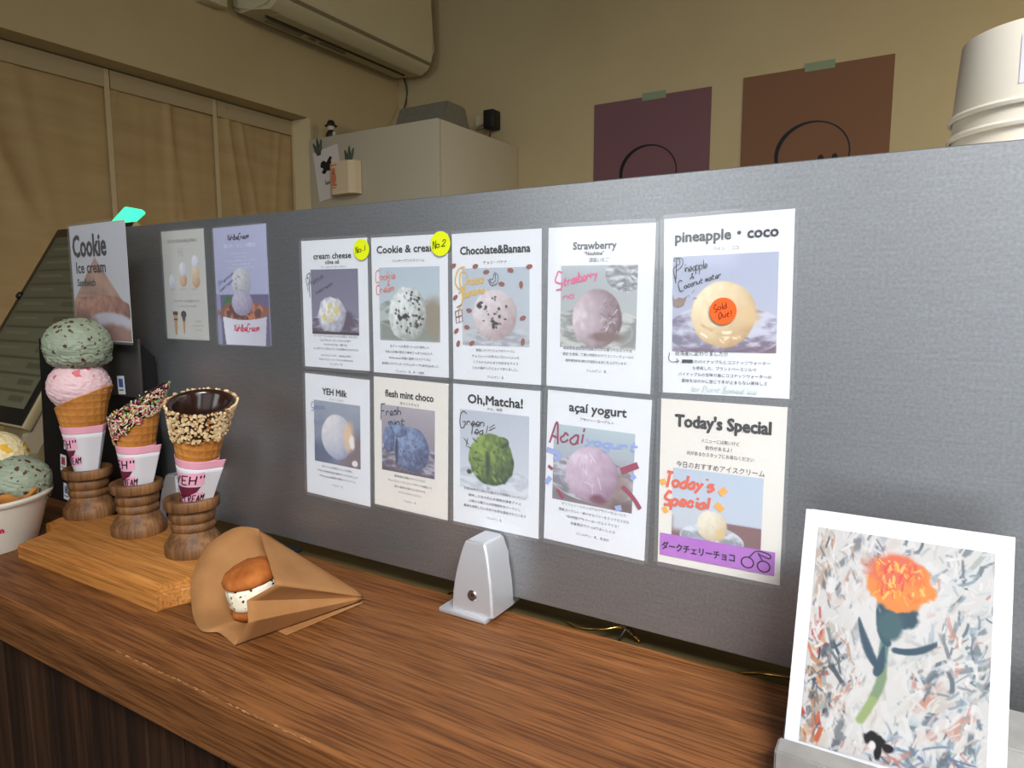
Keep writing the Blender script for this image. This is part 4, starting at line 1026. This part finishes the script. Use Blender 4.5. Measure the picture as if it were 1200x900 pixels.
def cone_thing(idx, label, r_mouth, z_mouth, tilt_h, dirn, lean, sleeve_top, rz_sleeve=0.0, flap=.0):
    sx, sy = STANDS[idx]
    z0 = .052
    root = empty('ice_cream_cone', (sx, sy, z0), (0, lean, 0))
    tag(root, label, 'ice cream cone', 'display cones in the wooden holder')
    H = z_mouth - z0
    def rad(z): return .0062 + (r_mouth - .0062) * (max(z, 0) / H) ** .97
    root['_r'] = 0; del root['_r']
    na, nz = 144, 110
    v = []; f = []
    for j in range(nz + 1):
        for i in range(na):
            a = 2 * math.pi * i / na
            top = H + tilt_h * math.cos(a - dirn)
            z = top * j / nz
            r = rad(z)
            if z > H * .9: r += .10 * (z - H * .9)
            p, q = (a * 10 + z * 30), (z * 340 + a * .5)       # square waffle relief
            g = max(abs(math.cos(p)) ** 12, abs(math.cos(q)) ** 10)
            r += .0009 * g
            v.append((r * math.cos(a), r * math.sin(a), z))
    for j in range(nz):
        for i in range(na):
            k = j * na + i; k2 = j * na + (i + 1) % na
            f.append((k, k2, k2 + na, k + na))
    w = pydata('waffle_cone', v, f, WAF, root, True)
    md = w.modifiers.new('wall', 'SOLIDIFY'); md.thickness = .0022; md.offset = -1
    # paper sleeve wrapped round, its free edge standing off at the right as a flap
    gap = .0016
    hs = sleeve_top - z0
    def slv(u, z, d=0.0):
        """u: azimuth; past the seam the sheet leaves along the tangent"""
        r = rad(z) + gap + d
        if u <= seam: return (r * math.cos(u), r * math.sin(u), z)
        t = (u - seam) * r
        return (r * math.cos(seam) - t * math.sin(seam), r * math.sin(seam) + t * math.cos(seam), z)
    seam = math.radians(-12)
    a0 = seam - 2 * math.pi + .25; a1 = seam + flap
    n_u, n_z = 90, 12
    def sheet(zA, zB, d, name, mat):
        v = []; f = []
        for j in range(n_z + 1):
            z = zA + (zB - zA) * j / n_z
            for i in range(n_u + 1):
                u = a0 + (a1 - a0) * i / n_u
                v.append(slv(u, z, d))
        for j in range(n_z):
            for i in range(n_u):
                k = j * (n_u + 1) + i; f.append((k, k + 1, k + n_u + 2, k + n_u + 1))
        return v, f
    v1, f1 = sheet(.008, hs - .0095, 0, '', None); v2, f2 = sheet(hs - .0095, hs, 0, '', None)
    b = len(v1)
    me = bpy.data.meshes.new('paper_sleeve'); me.from_pydata(v1 + v2, [], f1 + [tuple(i + b for i in q) for q in f2])
    for k, pl_ in enumerate(me.polygons): pl_.use_smooth = True; pl_.material_index = 0 if k < len(f1) else 1
    s = link('paper_sleeve', me, [SLV, PNK], root)
    md = s.modifiers.new('t', 'SOLIDIFY'); md.thickness = .0005; md.offset = 0
    # printed logo, wrapped on the sleeve
    zc = hs - .014
    def on(x, y, d):
        z = zc - y / 1000
        return slv(ctr + (x / 1000) / (rad(zc - .018) + gap), z, d)
    ctr = math.radians(-33 + rz_sleeve)
    for (nm, mat, depth, fn) in (('pink_patches', ink((232, 164, 186)), .0006, lambda F: F.add(*grid([(-14, 4), (16, -1), (17, 15), (-12, 19)])) or F.add(*grid([(-14, 29), (17, 24), (18, 38), (-10, 42)]))),
                                  ('dark_red_cone', ink((104, 30, 52)), .0009, lambda F: F.add(*grid([(-15, 20), (14, 17), (10, 24), (-8, 35)])))):
        F = Flat(); fn(F); F.build(nm, mat, s, depth, on)
    F = Flat()
    hand2(F, 'YEH"', -14, 17, 11, 1.3, 31); hand2(F, 'ICE CREAM', -17, 40, 9, 1.1, 36)
    F.build('logo_lettering', ink((26, 20, 24)), s, .0011, on)
    return root, rad, H
def grid(q, n=8):
    q = [np.array(p, float) for p in q]; v = []; f = []
    for j in range(n + 1):
        for i in range(n + 1):
            s, t = i / n, j / n
            v.append(tuple((q[0] * (1 - s) + q[1] * s) * (1 - t) + (q[3] * (1 - s) + q[2] * s) * t))
    for j in range(n):
        for i in range(n):
            k = j * (n + 1) + i; f.append((k, k + 1, k + n + 2, k + n + 1))
    return v, f
CAPS = {'Y': "0925 4925 2503", 'E': "4909034 3".replace(' ', '') + " 0636", 'H': "0903 4943 0646", '"': "1917 3937", 'I': "1913", 'C': "48190804134344".replace('4344', '43'), 'R': "0903 0939370606 1643", 'A': "032943 1535", 'M': "0309264943"}
def hand2(F, s, x, y, h, w, fit):
    u = h / 6; cx = 0
    tot = sum(1.5 if c == ' ' else max(int(p[i]) for p in CAPS[c].split() for i in range(0, len(p) - 1, 2)) * .9 + 1.4 for c in s)
    kx = fit / (tot * u)
    for ch in s:
        if ch == ' ': cx += 1.5 * u; continue
        wid = 0
        for part in CAPS[ch].split():
            pts = [(int(part[i]), int(part[i + 1])) for i in range(0, len(part) - 1, 2)]
            wid = max(wid, max(p[0] for p in pts))
            q = [(x + kx * (cx + px * u * .9) + .12 * (py - 3) * u, y - (py - 3) * u - .12 * kx * (cx + px * u)) for px, py in pts]
            # subdivide so that it bends with the paper
            qq = []
            for a, b in zip(q, q[1:]):
                for k in range(4): qq.append((a[0] + (b[0] - a[0]) * k / 4, a[1] + (b[1] - a[1]) * k / 4))
            qq.append(q[-1]); F.line(qq, w, 0)
        cx += (wid * .9 + 1.4) * u

TILT_DIR = math.radians(46); TILT_DIR3 = math.radians(108)
c1, rad1, H1 = cone_thing(0, 'cone topped with a mint scoop over a pink strawberry scoop', .0330, .186, .014, TILT_DIR, math.radians(-1.0), .148, -62, .62)
scoop('strawberry_scoop', .0368, .0345, STRAW, c1, (-.001, 0, .148), 2, False, 0)
scoop('mint_scoop', .0400, .0345, MINT, c1, (0.004, 0, .2035), 5, True, 0)
c2, rad2, H2 = cone_thing(1, 'empty cone with a chocolate rim covered in coloured sprinkles', .0300, .1915, .0215, TILT_DIR, math.radians(3.0), .138, -58, .98)
c3, rad3, H3 = cone_thing(2, 'empty cone with a chocolate-dipped rim covered in chopped nuts', .0325, .2025, .0068, TILT_DIR3, math.radians(10.0), .141, -30, .95)
def dip(root, rad, H, tilt_h, dirn, depth, seed):
    """chocolate coat over the rim: outside band, over the lip and down the inside"""
    na, nz = 120, 26
    v = []; f = []
    for j in range(nz + 1):
        t = j / nz
        for i in range(na):
            a = 2 * math.pi * i / na
            top = H + tilt_h * math.cos(a - dirn)
            drip = depth * (1 + .12 * mnoise.noise(Vector((math.cos(a) * 3, math.sin(a) * 3, seed))))
            if t < .45:
                z = top - drip * (1 - t / .45); off = .0024 * min(1, t / .06)
            elif t < .55:
                s = (t - .45) / .1; z = top + .0016 * math.sin(s * math.pi); off = .0024 - .0072 * s
            else:
                s = (t - .55) / .45; z = top - s * .040; off = -.0048
            r = rad(z) + off + (.10 * (z - H * .9) if z > H * .9 else 0)
            v.append((r * math.cos(a), r * math.sin(a), z))
    for j in range(nz):
        for i in range(na):
            k = j * na + i; k2 = j * na + (i + 1) % na
            f.append((k, k2, k2 + na, k + na))
    # close the inside with a floor of chocolate
    b = nz * na; cv = len(v); v.append((0, 0, H - .045))
    for i in range(na): f.append((b + i, b + (i + 1) % na, cv))
    return pydata('chocolate_dip', v, f, CHO, root, True)
dip(c2, rad2, H2, .0215, TILT_DIR, .031, 2); dip(c3, rad3, H3, .0068, TILT_DIR3, .033, 6)
def coating(root, rad, H, tilt_h, dirn, depth, n, kind, seed, mats, name):
    rnd = random.Random(seed)
    bm = bmesh.new()
    mi = []
    for k in range(n):
        a = rnd.uniform(0, 2 * math.pi)
        t = rnd.random()
        top = H + tilt_h * math.cos(a - dirn)
        z = top + .0008 - depth * t * (1 + .15 * mnoise.noise(Vector((math.cos(a) * 3, math.sin(a) * 3, 4))))
        if kind == 'nut' and rnd.random() < .08: z = top + .001
        r = rad(z) + .0026 + (.10 * (z - H * .9) if z > H * .9 else 0)
        P = Vector((r * math.cos(a), r * math.sin(a), z)); nrm = Vector((math.cos(a), math.sin(a), -.2)).normalized()
        e1 = nrm.cross(Vector((0, 0, 1))).normalized(); e2 = nrm.cross(e1)
        w = rnd.uniform(0, math.pi); d = e1 * math.cos(w) + e2 * math.sin(w)
        nf = len(bm.faces)
        if kind == 'sprinkle':
            add_tube(bm, [P - d * .0024 + nrm * .0003, P - d * .0019 + nrm * .0004, P + d * .0019 + nrm * .0004, P + d * .0024 + nrm * .0003], [.0003, .00072, .00072, .0003], 6)
        else:
            s = rnd.uniform(.0012, .0026)
            rr = bmesh.ops.create_cube(bm, size=1)
            e3 = d.cross(nrm)
            for vv in rr['verts']:
                q = vv.co
                vv.co = P + d * (q.x * s * rnd.uniform(1.0, 1.7)) + e3 * (q.y * s * rnd.uniform(.8, 1.5)) + nrm * (q.z * s * rnd.uniform(.8, 1.3) + .0004)
        m_ = rnd.choices(range(len(mats)), [w_ for _, w_ in mats])[0]
        mi += [m_] * (len(bm.faces) - nf)
    bm.faces.ensure_lookup_table()
    for fc, m_ in zip(bm.faces, mi): fc.material_index = m_
    o = obj(name, bm, [m for m, _ in mats], root, kind == 'sprinkle')
    o['kind'] = 'stuff'
    return o
def SP(n, c): return M('sprinkle_' + n, c, rough=.35)
coating(c2, rad2, H2, .0215, TILT_DIR, .032, 1250, 'sprinkle', 3, [(SP('white', (226, 214, 190)), 5), (SP('pink', (206, 60, 100)), 4), (SP('dark', (70, 28, 36)), 3), (SP('green', (96, 140, 60)), 2), (SP('yellow', (216, 190, 100)), 2)], 'sprinkle_coating')
coating(c3, rad3, H3, .0068, TILT_DIR3, .034, 900, 'nut', 8, [(SP('nut', (214, 184, 136)), 5), (SP('nut_pale', (230, 206, 160)), 4), (SP('nut_brown', (160, 110, 66)), 2)], 'chopped_nut_coating')

# ------------------------------------------------------------------ white paper cup of ice cream at the left edge
pc = empty('ice_cream_cup', (-.787, -.205, 0))
tag(pc, 'white paper cup with mint and mango scoops at the left edge', 'ice cream cup')
CUPW = M('cup_white', (220, 212, 196), rough=.5, spec=.3)
lathe('cup', [(0, .004), (.066, .004), (.066, .0004), (.0685, .0004), (.0700, .004), (.0865, .062), (.0895, .0625), (.0905, .0655), (.0890, .0685), (.0865, .0680), (.0845, .062), (.068, .008), (0, .008)], CUPW, pc, 72)
na = 120; v = []; f = []
for j in range(9):
    t = j / 8
    for i in range(na):
        a = 2 * math.pi * i / na
        h = .012 * mnoise.noise(Vector((math.cos(a) * 4, math.sin(a) * 4, 2))) + .005 * mnoise.noise(Vector((math.cos(a) * 13, math.sin(a) * 13, 5)))
        r = .066 + .017 * t + .004 * t * mnoise.noise(Vector((math.cos(a) * 9, math.sin(a) * 9, 8)))
        v.append((r * math.cos(a), r * math.sin(a), .03 + t * (.044 + h)))
for j in range(8):
    for i in range(na): f.append((j * na + i, j * na + (i + 1) % na, (j + 1) * na + (i + 1) % na, (j + 1) * na + i))
o = pydata('waffle_bowl', v, f, WAF, pc, True); md = o.modifiers.new('t', 'SOLIDIFY'); md.thickness = .003
scoop('mint_scoop', .0372, .0345, MINT, pc, (.030, .044, .077), 11, True, 1.0)
scoop('mango_scoop', .0385, .037, MANGO, pc, (-.034, .046, .100), 14, False, .4)
scoop('strawberry_scoop', .038, .035, STRAW, pc, (-.02, -.03, .075), 17, False, .4)
def oncup(x, y, d):
    z = .034 - y / 1000; r = .070 + (z - .004) * .2845 + d
    a = math.radians(-36) + x / 1000 / r
    return (r * math.cos(a), r * math.sin(a), z)
F = Flat(); F.add(*grid([(-24, -20), (24, -20), (24, 20), (-24, 20)], 10)); lab = F.build('cup_label', ink((216, 210, 212)), pc, .0004, oncup)
F = Flat(); hand(F, 'Yeh!IceCream', -20, 4, 9, 1.9, slant=.25, sp=.55); F.build('logo_lettering', ink(LOGO_R), lab, .0008, oncup)

# ------------------------------------------------------------------ cookie ice cream sandwich in a kraft paper bag
KR = M('kraft_paper', (162, 116, 72), rough=.8, spec=.15, col2=(150, 104, 62), scale=(25, 25, 25), bump=.12, bscale=(30, 30, 30))
T = np.array((-.237, -.0705, .0045)); PEAK = np.array((-.3523, -.1065, .070)); MID = np.array((-.2440, -.1750, .0570))
def tri_patch(corners, n=14, bulge=(0, 0, 0)):
    """patch between four corners with a soft bulge"""
    q = [np.array(c, float) for c in corners]; v = []; f = []
    for j in range(n + 1):
        for i in range(n + 1):
            s, t = i / n, j / n
            p = (q[0] * (1 - s) + q[1] * s) * (1 - t) + (q[3] * (1 - s) + q[2] * s) * t
            b = 16 * s * (1 - s) * t * (1 - t)
            v.append(tuple(p + np.array(bulge) * b))
    for j in range(n):
        for i in range(n): k = j * (n + 1) + i; f.append((k, k + 1, k + n + 2, k + n + 1))
    return v, f
bag = empty('paper_bag', tuple(np.array((-.30, -.135, 0))))
tag(bag, 'folded brown kraft paper bag lying open on the counter', 'paper bag')
B0 = np.array((-.30, -.135, 0))
def patch(name, patches, thick=.0004):
    v = []; f = []
    for pv, pf in patches:
        b = len(v); v += [tuple(np.array(p) - B0) for p in pv]; f += [tuple(i + b for i in q) for q in pf]
    bm = bmesh.new(); vs = [bm.verts.new(p) for p in v]
    for q in f:
        try: bm.faces.new([vs[i] for i in q])
        except ValueError: pass
    bmesh.ops.remove_doubles(bm, verts=bm.verts[:], dist=.0002)
    o = obj(name, bm, KR, bag, True, auto=40)
    md = o.modifiers.new('t', 'SOLIDIFY'); md.thickness = thick; md.offset = 0
    return o
BT = np.array((-.2727, -.1993, .0012))
outer = [PEAK, (-.383, -.112, .068), (-.3975, -.138, .052), (-.3905, -.1615, .028), (-.372, -.176, .006), (-.345, -.1905, .0012), (-.3215, -.1985, .0018), (-.3070, -.1925, .0015), BT]
outer = [np.array(p, float) for p in spline(outer, 5)]
inner = []
for i, p in enumerate(outer):
    t = i / (len(outer) - 1)
    inner.append(p)
CI = np.array((-.315, -.120, .0012))
v = []; f = []
n = 12
for i, p in enumerate(outer):
    t = i / (len(outer) - 1)
    target = T + (np.array((-.275, -.085, .03)) - T) * (1 - t) * .0
    mid_ = CI * 1.0 + np.array((0.01 * (1 - t), .012 * (1 - t), .012 * (1 - t)))
    for k in range(n + 1):
        s = k / n
        q = (1 - s) ** 2 * p + 2 * s * (1 - s) * mid_ + s * s * target
        q = q + np.array((0, 0, .0012 * mnoise.noise(Vector((i * .35, k * .4, 3)))))
        q[2] = max(q[2], .0012)
        v.append(q)
m_ = n + 1
for i in range(len(outer) - 1):
    for k in range(n): f.append((i * m_ + k, i * m_ + k + 1, (i + 1) * m_ + k + 1, (i + 1) * m_ + k))
patch('back_sheet', [(v, f)])
LIP1 = np.array((-.2660, -.1900, .0420)); LIP2 = np.array((-.2540, -.1985, .0280))
patch('upper_flap', [tri_patch([PEAK, MID, T + (0, 0, .002), T + (-.002, .002, .003)], 12, (0, -.001, .004))])
patch('lower_flap', [tri_patch([MID, LIP1, LIP2, T], 12, (0, -.002, .003)) if False else tri_patch([MID, LIP1, T + (.0, -.001, .0015), T + (0, 0, .002)], 12, (0, 0, .001)), tri_patch([LIP1, LIP2, T + (.001, -.001, .001), T + (0, -.001, .0015)], 12, (0, 0, .0005)),
                     tri_patch([LIP2, BT, T + (.001, -.003, .0), T + (.001, -.001, .001)], 12, (0, -.001, 0))])
patch('under_fold', [tri_patch([(-.2630, -.1600, .0010), (-.2490, -.1615, .0008), T + (.002, -.004, -.003), T + (.001, -.002, -.002)], 8)])
sw = empty('cookie_sandwich', (-.304, -.1420, .0010), (math.radians(10), math.radians(-8), 0))
tag(sw, 'cookie ice cream sandwich peeking out of the kraft bag', 'ice cream sandwich')
CK = M('cookie', (178, 104, 46), rough=.75, spec=.2, col2=(150, 80, 32), scale=(60, 60, 60), bump=.5, bscale=(110, 110, 110))
def cookie(name, z, flip, seed):
    bm = bmesh.new()
    prof = [(0, .018), (.009, .0176), (.018, .0156), (.0245, .0118), (.0282, .0065), (.0285, .003), (.026, .0005), (0, 0)]
    add_lathe(bm, prof, 48)
    bmesh.ops.subdivide_edges(bm, edges=bm.edges[:], cuts=1, use_grid_fill=True)
    for v_ in bm.verts:
        v_.co += v_.co.normalized() * (.0012 * mnoise.fractal(v_.co * 140 + Vector((seed, 0, 0)), 1, 2, 3))
        v_.co.z = v_.co.z * (-1 if flip else 1) + z
    return obj(name, bm, CK, sw, True)
cookie('bottom_cookie', .0165, True, 3); cookie('top_cookie', .0385, False, 9)
FILL = scoop_mat('cream_filling', (240, 234, 214), (232, 220, 190), (60, 40, 30), 160, .3)
bm = bmesh.new(); add_lathe(bm, [(0, .0), (.0262, 0), (.0278, .004), (.0282, .011), (.0276, .018), (.026, .022), (0, .022)], 56)
bmesh.ops.subdivide_edges(bm, edges=bm.edges[:], cuts=1, use_grid_fill=True)
for v_ in bm.verts: v_.co += Vector((v_.co.x, v_.co.y, 0)).normalized() * (.0012 * mnoise.noise(v_.co * 160)) if v_.co.xy.length > .001 else Vector()
obj('cream_filling', bm, FILL, sw, True, (0, 0, .0165))

# ------------------------------------------------------------------ flower painting cards in a concrete stand
CONC = M('concrete', (146, 143, 138), rough=.8, col2=(130, 128, 124), scale=(40, 40, 40), bump=.2, bscale=(200, 200, 200))
bm = bmesh.new()
add_prism(bm, [(-.136, .0004), (-.036, .0004), (-.036, .043), (-.0865, .043), (-.1045, .0095), (-.1225, .0095), (-.1190, .0255), (-.136, .0255)], 'x', .1825, .420)
bmesh.ops.bevel(bm, geom=[e for e in bm.edges if e.calc_length() > .005], offset=.0012, segments=2, affect='EDGES')
cs = obj('card_stand', bm, CONC, None, True, auto=35)
tag(cs, 'grey concrete slotted stand holding the flower picture cards', 'card stand')
a_t = math.atan2(.058, .152)
CWD, CHT = 118.5, 166
def picture_card(dx, dy, label, front):
    root = empty('art_card', (.1850 + dx, -.1165 + dy, .0105), (-a_t, 0, math.radians(1.0)))
    tag(root, label, 'card', 'flower picture cards in the concrete stand')
    box('card', 0, CWD / 1000, -.0005, 0, 0, CHT / 1000, M('art_card_white', (204, 204, 208), rough=.6, spec=.25), root)
    if not front: return root
    w, h = 103, 142
    p = Pic(w, h, 230, (206, 203, 200))
    U, V = p.u, p.v
    left_c = [(176, 164, 152), (216, 212, 208), (186, 132, 112), (128, 130, 134), (204, 192, 184), (96, 100, 106), (180, 158, 140), (222, 220, 218), (166, 172, 178), (206, 204, 202)]
    right_c = [(136, 152, 162), (184, 194, 200), (112, 122, 130), (192, 142, 128), (212, 210, 206), (164, 170, 164), (92, 106, 116), (220, 218, 216), (194, 184, 176), (204, 206, 206)]
    p.strokes(80, (0, 0, .45, 1), left_c, 3, .09, .022, 1.7); p.strokes(80, (.45, 0, 1, 1), right_c, 4, .09, .024, 2.2)
    p.strokes(330, (0, 0, .42, 1), left_c, 5, .035, .006, 1.6); p.strokes(330, (.52, 0, 1, 1), right_c, 6, .04, .007, 2.2)
    p.strokes(60, (.25, .1, .8, .9), [(216, 214, 212), (208, 206, 202)], 7, .08, .02, 1.5)
    p.strokes(40, (0, .4, .12, 1), [(190, 96, 66), (176, 124, 90), (196, 154, 116), (70, 76, 80), (180, 70, 66)], 8, .05, .011, 1.5)
    p.strokes(30, (.05, .5, .2, .85), [(70, 84, 94), (100, 108, 112), (60, 68, 76), (160, 160, 158)], 9, .06, .011, 1.5)
    p.strokes(30, (.6, .35, .95, .65), [(96, 106, 114), (186, 130, 116), (128, 150, 160), (206, 206, 206)], 10, .06, .012, 1.2)
    p.strokes(44, (.4, .85, 1, 1), [(98, 118, 142), (150, 168, 186), (196, 124, 106), (212, 214, 218)], 11, .08, .009, .3)
    p.strokes(150, (0, 0, 1, 1), [(220, 218, 216), (212, 212, 212)], 13, .04, .007, 1.8)
    # quiet halo, stem, leaves, calyx, blossom
    p.ell(.49, .30, .25, .22, (216, 213, 211), .5, .5, 4, 8, .8); p.ell(.44, .62, .12, .26, (212, 210, 206), .6, .6, 5, 8, .7)
    for k in range(60):
        t = k / 59
        x = .455 - .02 * t - .01 * math.sin(t * 5) if t < .55 else .438 - .30 * (t - .55) ** 1.35
        y = .40 + .44 * t
        g_ = (96, 128, 124) if t < .4 else ((126, 148, 116) if t < .75 else (150, 168, 112))
        p.ell(x, y, .026 - .006 * abs(t - .5), .014, g_, .4, .3, k, 40, .85)
    for (x0, y0, x1, y1, w0) in ((.29, .40, .40, .58, .022), (.39, .34, .46, .48, .022), (.72, .44, .50, .50, .022), (.44, .50, .41, .62, .02)):
        for k in range(26):
            t = k / 25; p.ell(x0 + (x1 - x0) * t, y0 + (y1 - y0) * t + .02 * math.sin(t * 3), w0 * (.35 + .9 * math.sin(t * 2.6)), w0 * .55, (60, 82, 98), .4, .4, k + 5, 40, .75)
    p.ell(.50, .335, .115, .075, (58, 82, 94), .12, .5, 6, 12); p.ell(.47, .40, .07, .07, (72, 100, 106), .25, .5, 7, 12)
    p.ell(.50, .20, .19, .125, (226, 138, 72), .08, .5, 9, 14); p.ell(.46, .15, .14, .075, (216, 106, 88), .3, .7, 10, 14, .85)
    p.strokes(90, (.36, .11, .64, .28), [(246, 176, 84), (238, 120, 60), (226, 84, 72), (250, 196, 110), (240, 150, 60)], 12, .028, .006, 1.5)
    p.ell(.42, .905, .055, .03, (22, 20, 22), .2, .8, 3, 24); p.ell(.445, .94, .022, .045, (22, 20, 22), .2, .5, 4, 24); p.ell(.50, .925, .03, .02, (22, 20, 22), .2, .5, 6, 24); p.ell(.415, .93, .02, .02, (226, 222, 220), .3)
    p.c = p.c * .83
    p.build('flower_print', root, 0, 0, .0008, lambda x, y, d: ((x + 9) / 1000, -d, (CHT - 11.5 - y) / 1000))
    return root
picture_card(0, 0, 'white card with an orange flower painting, in the concrete stand', True)
picture_card(.0035, .0016, 'white card just behind the flower painting card', False)

# ------------------------------------------------------------------ stacked paper cups behind the panel, on a small riser
rs = empty('shelf_riser', (.35, .16, -.012))
tag(rs, 'pale riser shelf behind the steel panel under the paper cups', 'shelf')
RS = M('riser_white', (214, 208, 196), rough=.5)
box('shelf_board', -.17, .30, -.125, .10, .4225, .4355, RS, rs, .001)
for x in (-.16, .285): box('side_upright', x - .009, x + .009, -.12, .095, 0.0004, .4223, RS, rs)
def paper_cup(label):
    root = empty('paper_cup', (.3165, .105, 0))
    tag(root, label, 'paper cup', 'upturned paper cups stacked on the riser')
    lathe('cup', [(0, .0555), (.0545, .0555), (.0545, .0590), (.0560, .0596), (.0566, .0588), (.0600, .0050), (.0618, .0048), (.0632, .0028), (.0625, .0006), (.0605, .0002), (.0588, .0030), (.0553, .0535), (0, .0535)], CUPW, root, 72)
    return root
zs = .4240
k1 = paper_cup('lowest upturned paper cup in the stack on the riser'); k1.location.z = zs
k2 = copy_tree(k1); k2.location.z = zs + .0150; k2['label'] = 'middle upturned paper cup in the stack on the riser'
k3 = copy_tree(k1); k3.location.z = zs + .0300; k3['label'] = 'topmost upturned paper cup with a pale logo label'
def oncup2(x, y, d):
    z = .031 - y / 1000; r = .0600 - (z - .005) * .0632 + d
    a = math.radians(-88) + x / 1000 / r
    return (r * math.cos(a), r * math.sin(a), z)
F = Flat(); F.add(*grid([(-24, -17), (26, -17), (26, 17), (-24, 17)], 10)); lab = F.build('cup_label', ink((216, 212, 224)), k3, .0004, oncup2)
F = Flat(); hand(F, 'Yeh!IceCream', -13, 2, 9, 1.9, slant=.25, sp=.55); F.build('logo_lettering', ink(LOGO_R), lab, .0008, oncup2)
